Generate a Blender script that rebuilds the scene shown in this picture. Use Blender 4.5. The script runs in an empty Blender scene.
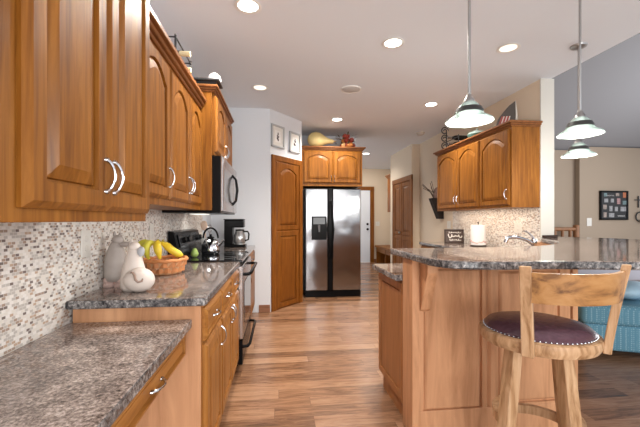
import bpy, bmesh, math, random
from mathutils import Vector, Matrix
random.seed(7)
PI = math.pi
sc = bpy.context.scene
COL = sc.collection

# ------------------------------------------------------------------ camera
cam = bpy.data.cameras.new('camera')
cam_o = bpy.data.objects.new('camera', cam); COL.objects.link(cam_o)
cam.sensor_width = 36.0
cam.lens = 355.0 / 640.0 * 36.0
cam.shift_y = 6.5 / 640.0
cam.clip_start = 0.02
cam_o.location = (0, 0, 1.25)
cam_o.rotation_euler = (PI/2, 0, -math.atan(41/355.0))
sc.camera = cam_o
# ------------------------------------------------------------------ world, added fill lights, exposure
w = bpy.data.worlds.new('world'); sc.world = w; w.use_nodes = True
bg = w.node_tree.nodes['Background']
bg.inputs[0].default_value = (0.93, 0.96, 1.0, 1); bg.inputs[1].default_value = 0.85
vs = sc.view_settings
vs.view_transform = 'Standard'; vs.look = 'None'; vs.gamma = 1.0; vs.use_curve_mapping = False
vs.exposure = 0.54

def area(name, loc, target, sx, sy, power, color=(1, 1, 1)):
    l = bpy.data.lights.new(name, 'AREA'); l.shape = 'RECTANGLE'; l.size = sx; l.size_y = sy
    l.energy = power; l.color = color
    o = bpy.data.objects.new(name, l); COL.objects.link(o); o.location = loc
    o.rotation_euler = (Vector(target) - Vector(loc)).to_track_quat('-Z', 'Y').to_euler()
    return o
area('rear_fill', (0.9, -2.3, 1.3), (0.9, 3.5, 1.75), 3.0, 2.2, 85, (1.0, 0.98, 0.96))  # added fill light behind the camera, no door stands there
area('living_room_fill', (8.6, 4.2, 1.9), (4.5, 5.0, 1.5), 2.6, 2.0, 120, (0.95, 0.97, 1.0))  # unseen fill light added to brighten the living room
area('hall_fill', (2.2, 9.0, 2.6), (2.4, 9.4, 0.3), 0.6, 0.8, 14, (1.0, 0.94, 0.86))  # fill light added under the hall ceiling, pointing down

# ------------------------------------------------------------------ materials
def mat(name):
    m = bpy.data.materials.new(name); m.use_nodes = True
    nt = m.node_tree
    return m, nt, nt.nodes['Principled BSDF']

def plain(name, col, rough=0.5, metal=0.0, bump=0.0, bscale=80, coat=0.0, var=0.0):
    m, nt, b = mat(name)
    b.inputs['Base Color'].default_value = (*col, 1)
    b.inputs['Roughness'].default_value = rough
    b.inputs['Metallic'].default_value = metal
    b.inputs['Coat Weight'].default_value = coat
    tc = nt.nodes.new('ShaderNodeTexCoord'); n = nt.nodes.new('ShaderNodeTexNoise')
    n.inputs['Scale'].default_value = bscale
    nt.links.new(tc.outputs['Object'], n.inputs['Vector'])
    if bump:
        bp = nt.nodes.new('ShaderNodeBump'); bp.inputs['Strength'].default_value = bump
        bp.inputs['Distance'].default_value = 0.004
        nt.links.new(n.outputs['Fac'], bp.inputs['Height']); nt.links.new(bp.outputs['Normal'], b.inputs['Normal'])
    if var:
        mx = nt.nodes.new('ShaderNodeMix'); mx.data_type = 'RGBA'
        mx.inputs[6].default_value = (*[c*(1-var) for c in col], 1)
        mx.inputs[7].default_value = (*[min(1, c*(1+var)) for c in col], 1)
        nt.links.new(n.outputs['Fac'], mx.inputs[0]); nt.links.new(mx.outputs[2], b.inputs['Base Color'])
    return m

def ramp(nt, stops, interp='LINEAR'):
    r = nt.nodes.new('ShaderNodeValToRGB'); cr = r.color_ramp; cr.interpolation = interp
    while len(cr.elements) < len(stops): cr.elements.new(0.5)
    for e, (p, c) in zip(cr.elements, stops):
        e.position = p; e.color = (*c, 1)
    return r

def wood(name, dark, mid, light, axis=2, rough=0.42, stretch=14.0, scale=2.2, coat=0.05):
    """grain runs along the given local axis"""
    m, nt, b = mat(name)
    tc = nt.nodes.new('ShaderNodeTexCoord'); mp = nt.nodes.new('ShaderNodeMapping')
    s = [stretch]*3; s[axis] = 1.0
    mp.inputs['Scale'].default_value = s
    nt.links.new(tc.outputs['Object'], mp.inputs['Vector'])
    n = nt.nodes.new('ShaderNodeTexNoise'); n.inputs['Scale'].default_value = scale
    n.inputs['Detail'].default_value = 6; n.inputs['Roughness'].default_value = 0.6
    n.inputs['Distortion'].default_value = 0.6
    nt.links.new(mp.outputs[0], n.inputs['Vector'])
    r = ramp(nt, [(0.28, dark), (0.5, mid), (0.72, light)])
    nt.links.new(n.outputs['Fac'], r.inputs['Fac']); nt.links.new(r.outputs['Color'], b.inputs['Base Color'])
    b.inputs['Roughness'].default_value = rough; b.inputs['Specular IOR Level'].default_value = 0.2
    b.inputs['Coat Weight'].default_value = coat; b.inputs['Coat Roughness'].default_value = 0.22
    bp = nt.nodes.new('ShaderNodeBump'); bp.inputs['Strength'].default_value = 0.06; bp.inputs['Distance'].default_value = 0.002
    nt.links.new(n.outputs['Fac'], bp.inputs['Height']); nt.links.new(bp.outputs['Normal'], b.inputs['Normal'])
    return m

def stone(name, cols, scale=55, rough=0.12):
    m, nt, b = mat(name)
    tc = nt.nodes.new('ShaderNodeTexCoord')
    n = nt.nodes.new('ShaderNodeTexNoise'); n.inputs['Scale'].default_value = scale
    n.inputs['Detail'].default_value = 5; n.inputs['Roughness'].default_value = 0.7; n.inputs['Distortion'].default_value = 0.4
    n2 = nt.nodes.new('ShaderNodeTexNoise'); n2.inputs['Scale'].default_value = scale*0.16
    n2.inputs['Detail'].default_value = 4
    nt.links.new(tc.outputs['Object'], n.inputs['Vector']); nt.links.new(tc.outputs['Object'], n2.inputs['Vector'])
    ad = nt.nodes.new('ShaderNodeMath'); ad.operation = 'MULTIPLY_ADD'; ad.inputs[1].default_value = 0.35
    nt.links.new(n2.outputs['Fac'], ad.inputs[0])
    sb = nt.nodes.new('ShaderNodeMath'); sb.operation = 'SUBTRACT'; sb.inputs[1].default_value = 0.175
    nt.links.new(n.outputs['Fac'], sb.inputs[0]); nt.links.new(sb.outputs[0], ad.inputs[2])
    k = len(cols)
    r = ramp(nt, [(0.33 + 0.36*i/(k-1), c) for i, c in enumerate(cols)])
    nt.links.new(ad.outputs[0], r.inputs['Fac']); nt.links.new(r.outputs['Color'], b.inputs['Base Color'])
    b.inputs['Roughness'].default_value = rough
    return m

def math_node(nt, op, a, b=None):
    n = nt.nodes.new('ShaderNodeMath'); n.operation = op
    for i, v in enumerate((a, b)):
        if v is None: continue
        if isinstance(v, (int, float)): n.inputs[i].default_value = v
        else: nt.links.new(v, n.inputs[i])
    return n.outputs[0]

def tiles(name, tw, th, stops, grout, gfrac, rough, u='Y', v='Z', stagger_random=False, grain=False):
    """small running-bond tiles or planks, one random tone per tile"""
    m, nt, b = mat(name)
    tc = nt.nodes.new('ShaderNodeTexCoord'); sp = nt.nodes.new('ShaderNodeSeparateXYZ')
    nt.links.new(tc.outputs['Object'], sp.inputs[0])
    vv = math_node(nt, 'DIVIDE', sp.outputs[v], th)
    row = math_node(nt, 'FLOOR', vv)
    if stagger_random:
        wn0 = nt.nodes.new('ShaderNodeTexWhiteNoise'); wn0.noise_dimensions = '1D'
        nt.links.new(row, wn0.inputs['W']); off = wn0.outputs['Value']
    else:
        off = math_node(nt, 'MULTIPLY', math_node(nt, 'MODULO', math_node(nt, 'ABSOLUTE', row), 2.0), 0.5)
    uu = math_node(nt, 'ADD', math_node(nt, 'DIVIDE', sp.outputs[u], tw), off)
    colm = math_node(nt, 'FLOOR', uu)
    cb = nt.nodes.new('ShaderNodeCombineXYZ'); nt.links.new(row, cb.inputs[0]); nt.links.new(colm, cb.inputs[1])
    wn = nt.nodes.new('ShaderNodeTexWhiteNoise'); wn.noise_dimensions = '2D'
    nt.links.new(cb.outputs[0], wn.inputs['Vector'])
    fac = wn.outputs['Value']
    if grain:
        mp = nt.nodes.new('ShaderNodeMapping'); mp.inputs['Scale'].default_value = (2.0, 17, 1)
        av = nt.nodes.new('ShaderNodeVectorMath'); av.operation = 'MULTIPLY_ADD'
        av.inputs[1].default_value = (7.0, 3.0, 1.0)
        nt.links.new(wn.outputs['Color'], av.inputs[0]); nt.links.new(tc.outputs['Object'], av.inputs[2])
        nt.links.new(av.outputs[0], mp.inputs['Vector'])
        n = nt.nodes.new('ShaderNodeTexNoise'); n.inputs['Scale'].default_value = 2.0; n.inputs['Detail'].default_value = 10
        n.inputs['Roughness'].default_value = 0.68; n.inputs['Distortion'].default_value = 1.1
        nt.links.new(mp.outputs[0], n.inputs['Vector'])
        fac = math_node(nt, 'ADD', math_node(nt, 'MULTIPLY', wn.outputs['Value'], 0.26), math_node(nt, 'MULTIPLY', n.outputs['Fac'], 0.82))
    r = ramp(nt, stops, 'LINEAR' if grain else 'CONSTANT')
    nt.links.new(fac, r.inputs['Fac'])
    fu = math_node(nt, 'FRACT', uu); fv = math_node(nt, 'FRACT', vv)
    g = math_node(nt, 'MAXIMUM', math_node(nt, 'LESS_THAN', fu, gfrac*th/tw), math_node(nt, 'LESS_THAN', fv, gfrac))
    mx = nt.nodes.new('ShaderNodeMix'); mx.data_type = 'RGBA'
    nt.links.new(g, mx.inputs[0]); nt.links.new(r.outputs['Color'], mx.inputs[6]); mx.inputs[7].default_value = (*grout, 1)
    nt.links.new(mx.outputs[2], b.inputs['Base Color'])
    b.inputs['Roughness'].default_value = rough
    bp = nt.nodes.new('ShaderNodeBump'); bp.inputs['Strength'].default_value = 0.25; bp.inputs['Distance'].default_value = 0.001
    nt.links.new(math_node(nt, 'SUBTRACT', 1.0, g), bp.inputs['Height']); nt.links.new(bp.outputs['Normal'], b.inputs['Normal'])
    return m

def glow(name, col, strength):
    m, nt, b = mat(name)
    b.inputs['Base Color'].default_value = (*col, 1)
    b.inputs['Emission Color'].default_value = (*col, 1); b.inputs['Emission Strength'].default_value = strength
    return m

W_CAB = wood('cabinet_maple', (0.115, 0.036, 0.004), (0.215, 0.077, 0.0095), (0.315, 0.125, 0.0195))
W_CABH = wood('cabinet_maple_across', (0.115, 0.036, 0.004), (0.215, 0.077, 0.0095), (0.315, 0.125, 0.0195), axis=1)
W_CROWN = wood('crown_wood', (0.16, 0.06, 0.02), (0.22, 0.085, 0.028), (0.29, 0.115, 0.04), axis=1)
W_DOOR = wood('honey_door_wood', (0.13, 0.038, 0.004), (0.20, 0.064, 0.008), (0.27, 0.095, 0.015), stretch=10)
W_BAR = wood('bar_maple', (0.38, 0.18, 0.086), (0.56, 0.29, 0.15), (0.70, 0.385, 0.21), stretch=8, scale=1.6)
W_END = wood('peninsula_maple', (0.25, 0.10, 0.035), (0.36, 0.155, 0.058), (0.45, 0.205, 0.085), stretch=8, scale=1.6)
BASE_LIT_TONES = ((0.18, 0.064, 0.012), (0.33, 0.135, 0.030), (0.44, 0.195, 0.052))  # cabinet maple made brighter: light on the base fronts painted into the colour
W_BASE_LIT = wood('base_maple_lit', *BASE_LIT_TONES)
W_BASEH_LIT = wood('base_maple_across_lit', *BASE_LIT_TONES, axis=1)
W_STOOL = wood('stool_oak', (0.24, 0.12, 0.05), (0.48, 0.29, 0.155), (0.62, 0.42, 0.26), stretch=9, scale=4, rough=0.45, coat=0.1)
W_SLAT = wood('stool_slat_oak', (0.08, 0.03, 0.012), (0.37, 0.18, 0.062), (0.46, 0.25, 0.10), axis=0, stretch=4, scale=5.0, rough=0.45, coat=0.1)
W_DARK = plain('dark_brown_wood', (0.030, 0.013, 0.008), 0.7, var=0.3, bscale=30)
W_BASEB = wood('baseboard_wood', (0.17, 0.07, 0.035), (0.24, 0.11, 0.06), (0.30, 0.14, 0.075), axis=0)
TOP = stone('brown_laminate_lit', [(0.055, 0.042, 0.036), (0.19, 0.147, 0.126), (0.38, 0.305, 0.268), (0.66, 0.56, 0.50)], 95, 0.08)  # desk copy of the laminate, its stronger light painted into the colour
TOP_DESK_LIT = TOP
TOP = stone('brown_laminate_shaded', [(0.035, 0.026, 0.022), (0.125, 0.095, 0.080), (0.26, 0.205, 0.178), (0.52, 0.44, 0.39)], 95, 0.07)  # same laminate darkened, dark cabinet reflections painted into the colour
TOP_EDGE = stone('dark_speckle_edge', [(0.016, 0.016, 0.018), (0.075, 0.072, 0.075), (0.21, 0.20, 0.195), (0.48, 0.46, 0.45)], 60, 0.2)
MOSAIC = tiles('mosaic', 0.0175, 0.0105, [(0, (0.71, 0.66, 0.60)), (0.26, (0.50, 0.46, 0.42)), (0.46, (0.78, 0.74, 0.70)),
               (0.68, (0.36, 0.26, 0.20)), (0.78, (0.50, 0.36, 0.26)), (0.86, (0.17, 0.13, 0.115)), (0.94, (0.66, 0.62, 0.58))],
               (0.72, 0.69, 0.65), 0.14, 0.5)
FLOOR = tiles('plank_floor', 1.25, 0.125, [(0.22, (0.045, 0.020, 0.010)), (0.42, (0.17, 0.083, 0.042)), (0.54, (0.30, 0.157, 0.084)), (0.78, (0.46, 0.27, 0.16))],
              (0.14, 0.07, 0.04), 0.02, 0.27, u='X', v='Y', stagger_random=True, grain=True)
P_CEIL = plain('ceiling_paint', (0.75, 0.785, 0.835), 0.9, bump=0.1)
P_COOL = plain('cool_grey_wall_paint', (0.68, 0.705, 0.74), 0.85, bump=0.08)
P_BEIGE = plain('beige_wall_paint', (0.68, 0.57, 0.44), 0.85, bump=0.08)
P_TAN = plain('tan_wall_paint', (0.36, 0.285, 0.215), 0.85, bump=0.08)
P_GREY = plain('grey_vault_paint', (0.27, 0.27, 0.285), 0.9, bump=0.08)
P_COLUMN = plain('white_column_paint', (0.62, 0.60, 0.55), 0.8)
STEEL = plain('stainless_steel', (0.56, 0.56, 0.57), 0.2, 1.0)
def steel_wavy():
    m, nt, b = mat('brushed_steel_sheet')
    b.inputs['Base Color'].default_value = (0.27, 0.27, 0.28, 1); b.inputs['Metallic'].default_value = 1.0; b.inputs['Roughness'].default_value = 0.16
    tc = nt.nodes.new('ShaderNodeTexCoord'); n = nt.nodes.new('ShaderNodeTexNoise'); n.inputs['Scale'].default_value = 2.6
    n.inputs['Detail'].default_value = 1.0
    bp = nt.nodes.new('ShaderNodeBump'); bp.inputs['Strength'].default_value = 0.5; bp.inputs['Distance'].default_value = 0.03
    nt.links.new(tc.outputs['Object'], n.inputs['Vector']); nt.links.new(n.outputs['Fac'], bp.inputs['Height'])
    nt.links.new(bp.outputs['Normal'], b.inputs['Normal'])
    return m
STEEL_SHEET = steel_wavy()
CHROME = plain('chrome', (0.55, 0.56, 0.59), 0.12, 1.0)
NICKEL = plain('brushed_nickel', (0.42, 0.42, 0.42), 0.3, 1.0)
BLACK = plain('black_plastic', (0.005, 0.005, 0.0055), 0.25)
BLACK.node_tree.nodes['Principled BSDF'].inputs['Specular IOR Level'].default_value = 0.10
BLACK_GLASS = plain('black_glass', (0.01, 0.01, 0.011), 0.04)
IRON = plain('black_iron', (0.02, 0.02, 0.022), 0.5)
WHITE = plain('white_plastic', (0.82, 0.82, 0.80), 0.4)
BULB = glow('lamp_bulb', (1.0, 0.98, 0.93), 1.3)
CAN_GLOW = glow('can_bulb', (1.0, 0.95, 0.86), 9.0)
CAN_DIM = glow('can_bulb_dim', (1.0, 0.93, 0.80), 0.75)
def frosted():
    m, nt, b = mat('frosted_glass')
    b.inputs['Base Color'].default_value = (0.60, 0.70, 0.67, 1); b.inputs['Roughness'].default_value = 0.15
    b.inputs['Transmission Weight'].default_value = 0.65; b.inputs['IOR'].default_value = 1.2
    return m
FROST = frosted()
def clear_glass():
    m, nt, b = mat('clear_glass')
    b.inputs['Base Color'].default_value = (0.9, 0.93, 0.93, 1); b.inputs['Roughness'].default_value = 0.03
    b.inputs['Transmission Weight'].default_value = 0.9; b.inputs['IOR'].default_value = 1.3
    return m
GLASS = clear_glass()

def edge_faces(o):
    o.data.materials.append(TOP_EDGE)
    for p in o.data.polygons:
        if abs(p.normal.z) < 0.5: p.material_index = 1
    return o

# ------------------------------------------------------------------ mesh helpers
class MB:
    def __init__(s): s.bm = bmesh.new()
    def box(s, x0, x1, y0, y1, z0, z1, bev=0.0, seg=2):
        b = bmesh.new(); bmesh.ops.create_cube(b, size=1.0)
        for v in b.verts: v.co = Vector((x0+(v.co.x+.5)*(x1-x0), y0+(v.co.y+.5)*(y1-y0), z0+(v.co.z+.5)*(z1-z0)))
        if bev: bmesh.ops.bevel(b, geom=b.edges[:], offset=bev, segments=seg, profile=0.5, affect='EDGES')
        return s.merge(b)
    def merge(s, b, M=None):
        if M is not None: b.transform(M)
        me = bpy.data.meshes.new('tmp'); b.to_mesh(me); b.free(); s.bm.from_mesh(me); bpy.data.meshes.remove(me)
        return s
    def cyl(s, p0, p1, r0, r1=None, seg=20, cap=True):
        p0, p1 = Vector(p0), Vector(p1); r1 = r0 if r1 is None else r1
        b = bmesh.new(); d = p1-p0
        bmesh.ops.create_cone(b, cap_ends=cap, cap_tris=False, segments=seg, radius1=r0, radius2=r1, depth=d.length)
        M = Matrix.Translation((p0+p1)/2) @ d.to_track_quat('Z', 'Y').to_matrix().to_4x4()
        return s.merge(b, M)
    def lathe(s, prof, c=(0, 0, 0), seg=28, M=None, closed=False):
        b = bmesh.new(); rings = []
        for r, z in prof:
            if r < 1e-5: rings.append([b.verts.new((0, 0, z))])
            else: rings.append([b.verts.new((r*math.cos(2*PI*i/seg), r*math.sin(2*PI*i/seg), z)) for i in range(seg)])
        if closed: rings.append(rings[0])
        for a, c2 in zip(rings, rings[1:]):
            for i in range(seg):
                j = (i+1) % seg
                vs_ = [a[i % len(a)], a[j % len(a)], c2[j % len(c2)], c2[i % len(c2)]]
                u = []
                for v in vs_:
                    if v not in u: u.append(v)
                if len(u) > 2: b.faces.new(u)
        bmesh.ops.recalc_face_normals(b, faces=b.faces[:])
        return s.merge(b, Matrix.Translation(c) @ (M if M is not None else Matrix.Identity(4)))
    def tube(s, pts, r, seg=8, closed=False):
        pts = [Vector(p) for p in pts]; n = len(pts); rs = r if isinstance(r, (list, tuple)) else [r]*n
        b = bmesh.new(); rings = []; prev = None
        for i, p in enumerate(pts):
            if closed: t = pts[(i+1) % n]-pts[i-1]
            else: t = pts[min(i+1, n-1)]-pts[max(i-1, 0)]
            t.normalize()
            if prev is None:
                a = Vector((0, 0, 1)) if abs(t.z) < .9 else Vector((1, 0, 0)); u = t.cross(a).normalized()
            else: u = (prev - t*prev.dot(t)).normalized()
            prev = u; v = t.cross(u)
            rings.append([b.verts.new(p+rs[i]*(math.cos(2*PI*k/seg)*u+math.sin(2*PI*k/seg)*v)) for k in range(seg)])
        m = n if closed else n-1
        for i in range(m):
            A, B = rings[i], rings[(i+1) % n]
            for k in range(seg): b.faces.new((A[k], A[(k+1) % seg], B[(k+1) % seg], B[k]))
        if not closed:
            b.faces.new(rings[0]); b.faces.new(rings[-1][::-1])
        bmesh.ops.recalc_face_normals(b, faces=b.faces[:])
        return s.merge(b)
    def prism(s, poly, z0, z1, bev=0.0, M=None, seg=2):
        b = bmesh.new()
        lo = [b.verts.new((x, y, z0)) for x, y in poly]
        f = b.faces.new(lo)
        e = bmesh.ops.extrude_face_region(b, geom=[f])
        for v in e['geom']:
            if isinstance(v, bmesh.types.BMVert): v.co.z = z1
        bmesh.ops.recalc_face_normals(b, faces=b.faces[:])
        if bev:
            ed = [x for x in b.edges if abs(x.verts[0].co.z-x.verts[1].co.z) < 1e-6]
            bmesh.ops.bevel(b, geom=ed, offset=bev, segments=seg, profile=0.5, affect='EDGES')
        return s.merge(b, M)
    def ball(s, c, rx, ry=None, rz=None, seg=20, ring=14, M=None):
        b = bmesh.new(); bmesh.ops.create_uvsphere(b, u_segments=seg, v_segments=ring, radius=1.0)
        T = Matrix.Translation(c) @ (M if M is not None else Matrix.Identity(4)) @ Matrix.Diagonal((rx, ry or rx, rz or rx, 1))
        return s.merge(b, T)
    def xf(s, M): s.bm.transform(M); return s

OFF = {}
def setp(o, label=None, cat=None, group=None, kind=None):
    if label: o['label'] = label
    if cat: o['category'] = cat
    if group: o['group'] = group
    if kind: o['kind'] = kind
    return o
def root(name, loc, label, cat, group=None, rz=0.0):
    o = bpy.data.objects.new(name, None); COL.objects.link(o); o.location = loc; o.rotation_euler = (0, 0, rz)
    o.empty_display_size = 0.05
    OFF[o.name] = Vector(loc) if rz == 0 else Vector((0, 0, 0))
    return setp(o, label, cat, group)
def part(name, mb, m, parent=None, smooth=False, label=None, angle=40):
    """world-space geometry linked as one mesh object, moved into its parent's frame"""
    if parent is not None:
        off = OFF.get(parent.name, Vector((0, 0, 0)))
    else:
        xs = [v.co for v in mb.bm.verts]
        lo = Vector([min(c[i] for c in xs) for i in range(3)]); hi = Vector([max(c[i] for c in xs) for i in range(3)])
        off = Vector(((lo.x+hi.x)/2, (lo.y+hi.y)/2, lo.z))
    mb.bm.transform(Matrix.Translation(-off))
    me = bpy.data.meshes.new(name); mb.bm.to_mesh(me); mb.bm.free()
    me.materials.append(m)
    o = bpy.data.objects.new(name, me); COL.objects.link(o)
    if smooth:
        for p in me.polygons: p.use_smooth = True
        me.set_sharp_from_angle(angle=math.radians(angle))
    OFF[o.name] = off
    if parent is not None: o.parent = parent
    else: o.location = off
    if label: o['label'] = label
    return o
def thing(name, mb, m, label, cat, group=None, smooth=False):
    return setp(part(name, mb, m, None, smooth), label, cat, group)
def struct(name, mb, m, parent=None):
    o = part(name, mb, m, parent)
    if parent is None:            # setting keeps world coordinates so that its patterns run on
        o.data.transform(Matrix.Translation(o.location)); o.location = (0, 0, 0); OFF[o.name] = Vector((0, 0, 0))
        o['kind'] = 'structure'
    return o
def copy_tree(o, parent=None):
    c = o.copy(); COL.objects.link(c)
    if parent is not None: c.parent = parent
    for ch in list(o.children): copy_tree(ch, c)
    return c
def frame_M(origin, xdir):
    """local x along xdir, local z up, local -y out of the front"""
    x = Vector(xdir).normalized(); z = Vector((0, 0, 1)); y = z.cross(x)
    M = Matrix((x, y, z)).transposed().to_4x4(); M.translation = Vector(origin)
    return M

# ------------------------------------------------------------------ cabinet fronts
def loop(wd, h, i, arch, n=14, d=0.0):
    """rectangle inset by i whose top edge is arched by arch; d = depth (-y is out)"""
    x0, x1, z0, z1 = i, wd-i, i, h-i
    P = [(x0+(x1-x0)*k/n, z0) for k in range(n+1)]
    T = []
    for k in range(n+1):
        u = k/n; x = x1+(x0-x1)*u
        uu = min(1, max(0, (u-0.04)/0.92)); c = math.sin(PI*uu)**0.75 if arch else 0
        T.append((x, z1-arch*(1-c)))
    return [(x, d, z) for x, z in P+T]
def raised_panel(mb, M, x0, x1, z0, z1, t=0.022, fr=0.058, arch=0.0, raise_w=0.032, flat=False):
    wd, h = x1-x0, z1-z0
    def L(i, d, a): return loop(wd, h, i, a, d=d)
    loops = [L(0, 0, 0), L(0, -t+0.013, 0), L(0.004, -t+0.010, 0), L(0.012, -t+0.003, 0), L(0.016, -t, 0), L(fr, -t, arch), L(fr+0.002, -t+0.016, arch)]
    if flat: loops += [L(fr+0.010, -t+0.016, arch), L(fr+0.013, -t+0.007, arch)]
    else: loops += [L(fr+0.009, -t+0.016, arch), L(fr+0.012, -t+0.009, arch), L(fr+0.009+raise_w, -t+0.001, arch), L(fr+0.012+raise_w, -t, arch)]
    b = bmesh.new()
    R = [[b.verts.new((x+x0, y, z+z0)) for x, y, z in lp] for lp in loops]
    for A, B in zip(R, R[1:]):
        n = len(A)
        for k in range(n): b.faces.new((A[k], A[(k+1) % n], B[(k+1) % n], B[k]))
    b.faces.new(R[0][::-1]); b.faces.new(R[-1])
    bmesh.ops.recalc_face_normals(b, faces=b.faces[:])
    mb.merge(b, M); return mb
def pull(mb, M, x, z, axis='z', ln=0.10, out=0.024, y=-0.02, r=0.0042):
    pts = []; rs = []
    for k in range(13):
        u = k/12; s = math.sin(PI*u)
        off = (u-.5)*ln; d = y-0.002-out*(s**0.6)
        pts.append((x, d, z+off) if axis == 'z' else (x+off, d, z)); rs.append(r*(1.35-0.5*s))
    b = MB().tube(pts, rs, 8)
    for u in (0, 1):
        off = (u-.5)*ln
        p = (x, y, z+off) if axis == 'z' else (x+off, y, z)
        b.cyl(p, (p[0], y-0.008, p[2]), r*1.9, r*1.5, 10)
    b.xf(M); me = bpy.data.meshes.new('t'); b.bm.to_mesh(me); b.bm.free(); mb.bm.from_mesh(me); bpy.data.meshes.remove(me)
    return mb
def door(parent, M, x0, x1, z0, z1, m, arch=0.0, handle=None, name='door', fr=0.058, flat=False, hm=None, t=0.022, hl=0.10):
    d = part(name, raised_panel(MB(), M, x0, x1, z0, z1, t=t, arch=arch, fr=fr, flat=flat), m, parent)
    if handle:
        part('handle', pull(MB(), M, handle[0], handle[1], handle[2], y=-t, ln=hl), hm or CHROME, d, True, label='curved chrome handle')
    return d
def crown(parent, pts_front, z0, z1, over, m=None):
    """stepped moulding; pts_front = (x0,x1,y0,y1) box of the cabinet, over = which sides project"""
    x0, x1, y0, y1 = pts_front; h = z1-z0; mb = MB()
    for a, b_, e in ((0, .28, .3), (.28, .62, .62), (.62, 1, 1.0)):
        o = [q*e for q in over]
        mb.box(x0-o[0], x1+o[1], y0-o[2], y1+o[3], z0+h*a, z0+h*b_, 0.004, 1)
    return part('crown_moulding', mb, m or W_CROWN, parent)

# ================================================================== SETTING
CE = 2.76
struct('floor', MB().box(-0.95, 9.4, -2.4, 10.6, -0.08, 0.0), FLOOR)
struct('ceiling', MB().box(-0.95, 2.89, -2.4, 8.2, CE, CE+0.12), P_CEIL)
struct('ceiling_hall', MB().box(-0.95, 3.9, 8.2, 10.6, CE, CE+0.12), P_CEIL)
# vaulted grey ceiling of the living room, eave on the far wall
vault = MB()
b = bmesh.new()
q = [(2.89, 8.9, 2.74), (9.4, 8.9, 2.74), (9.4, 2.4, 5.4), (2.89, 2.4, 5.4)]
vsx = [b.verts.new(p) for p in q]; vs2 = [b.verts.new((p[0], p[1], p[2]+.1)) for p in q]
b.faces.new(vsx); b.faces.new(vs2[::-1])
for i in range(4): b.faces.new((vsx[i], vsx[(i+1) % 4], vs2[(i+1) % 4], vs2[i]))
bmesh.ops.recalc_face_normals(b, faces=b.faces[:])
struct('ceiling_vault', vault.merge(b), P_GREY)
struct('ceiling_vault_near', MB().box(2.89, 9.4, -2.4, 2.4, 5.3, 5.4), P_GREY)
struct('wall_gable', MB().box(2.80, 2.888, -2.4, 8.2, CE+0.12, 5.5), P_GREY)
struct('wall_left', MB().box(-1.0, -0.9, -2.4, 4.97, 0, CE), P_COOL)
struct('wall_back', MB().prism([(-0.9, 4.87), (-0.12, 4.87), (0.345, 5.43), (0.345, 6.35), (0.25, 6.35), (0.25, 5.50), (-0.17, 4.97), (-0.9, 4.97)], 0, CE), P_COOL)
struct('wall_alcove', MB().box(0.25, 1.40, 6.35, 6.45, 0, CE), P_COOL)
struct('wall_hall_end', MB().box(0.2, 3.9, 10.25, 10.35, 0, CE), P_BEIGE)
struct('wall_hall_right', MB().box(2.62, 2.80, 6.8, 8.15, 0, CE), P_BEIGE)
struct('wall_hall_side', MB().box(3.3, 3.4, 8.15, 10.25, 0, CE), P_BEIGE)
struct('wall_right', MB().box(2.78, 2.91, 3.5, 6.8, 0, CE), P_BEIGE)
struct('wall_right_end', MB().box(2.77, 2.925, 3.485, 3.50, 0, CE), P_COLUMN)
struct('wall_living_far', MB().box(7.40, 9.4, 8.0, 8.1, 0, 3.07), P_TAN)
struct('wall_living_jog', MB().box(7.40, 7.48, 8.1, 8.14, 0, 3.03), P_TAN)
struct('wall_living_recess', MB().box(3.95, 7.48, 8.14, 8.24, 0, 3.0), P_TAN)
# baseboards
struct('baseboard_back', MB().box(-0.27, -0.12, 4.852, 4.87, 0, 0.10, 0.003), W_BASEB)
struct('baseboard_hall', MB().box(1.46, 3.3, 10.23, 10.25, 0, 0.10, 0.003), W_BASEB)
struct('baseboard_living', MB().box(7.5, 9.4, 7.98, 8.0, 0, 0.10, 0.003), W_BASEB)
# backsplashes
struct('trim_backsplash_left', MB().box(-0.9, -0.893, 0.2, 4.3, 0.78, 1.36), MOSAIC)
MOSAIC_R = MOSAIC
struct('trim_backsplash_right', MB().box(2.772, 2.78, 3.50, 5.42, 0.9, 1.40), MOSAIC_R)

# pantry door on the angled wall (opening with casing)
PD = (0.4650, 0.56, 0); PO = Vector((-0.122, 4.868, 0))
PM = frame_M(PO, PD)
door_root = setp(part('door_1', MB().box(0.10, 0.64, -0.012, -0.001, 0.0, 2.07).xf(PM), W_DOOR), None, None, None, 'structure')
mb = MB().box(0.02, 0.10, -0.03, -0.001, 0, 2.14, 0.004).box(0.64, 0.72, -0.03, -0.001, 0, 2.14, 0.004).box(0.02, 0.72, -0.032, -0.001, 2.07, 2.145, 0.004)
part('door_casing', mb.xf(PM), W_DOOR, door_root)
part('door_panel', raised_panel(raised_panel(MB(), PM, 0.105, 0.635, 1.10, 2.065, t=0.028, fr=0.075, arch=0.07, raise_w=0.03), PM, 0.105, 0.635, 0.01, 1.10, t=0.028, fr=0.075, raise_w=0.03), W_DOOR, door_root)
# hall closet door in the right hall wall
HM = frame_M((2.62, 7.93, 0), (0, -1, 0))
d2 = setp(part('door_2', MB().box(0.10, 1.10, -0.010, -0.001, 0.0, 2.05).xf(HM), W_DOOR), None, None, None, 'structure')
part('door_casing', MB().box(0.0, 0.10, -0.03, -0.001, 0, 2.14, .004).box(1.10, 1.20, -0.03, -0.001, 0, 2.14, .004).box(0, 1.20, -0.034, -0.001, 2.05, 2.15, .004).xf(HM), W_DOOR, d2)
mb = MB()
for xa, xb in ((0.105, 0.595), (0.605, 1.095)):
    for za, zb in ((0.01, 0.92), (0.92, 2.04)):
        raised_panel(mb, HM, xa, xb, za, zb, t=0.024, fr=0.085, raise_w=0.03)
part('door_leaf', mb, W_DOOR, d2)
part('knob', MB().ball(HM @ Vector((0.54, -0.05, 0.98)), 0.025), NICKEL, d2, True)
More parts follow.
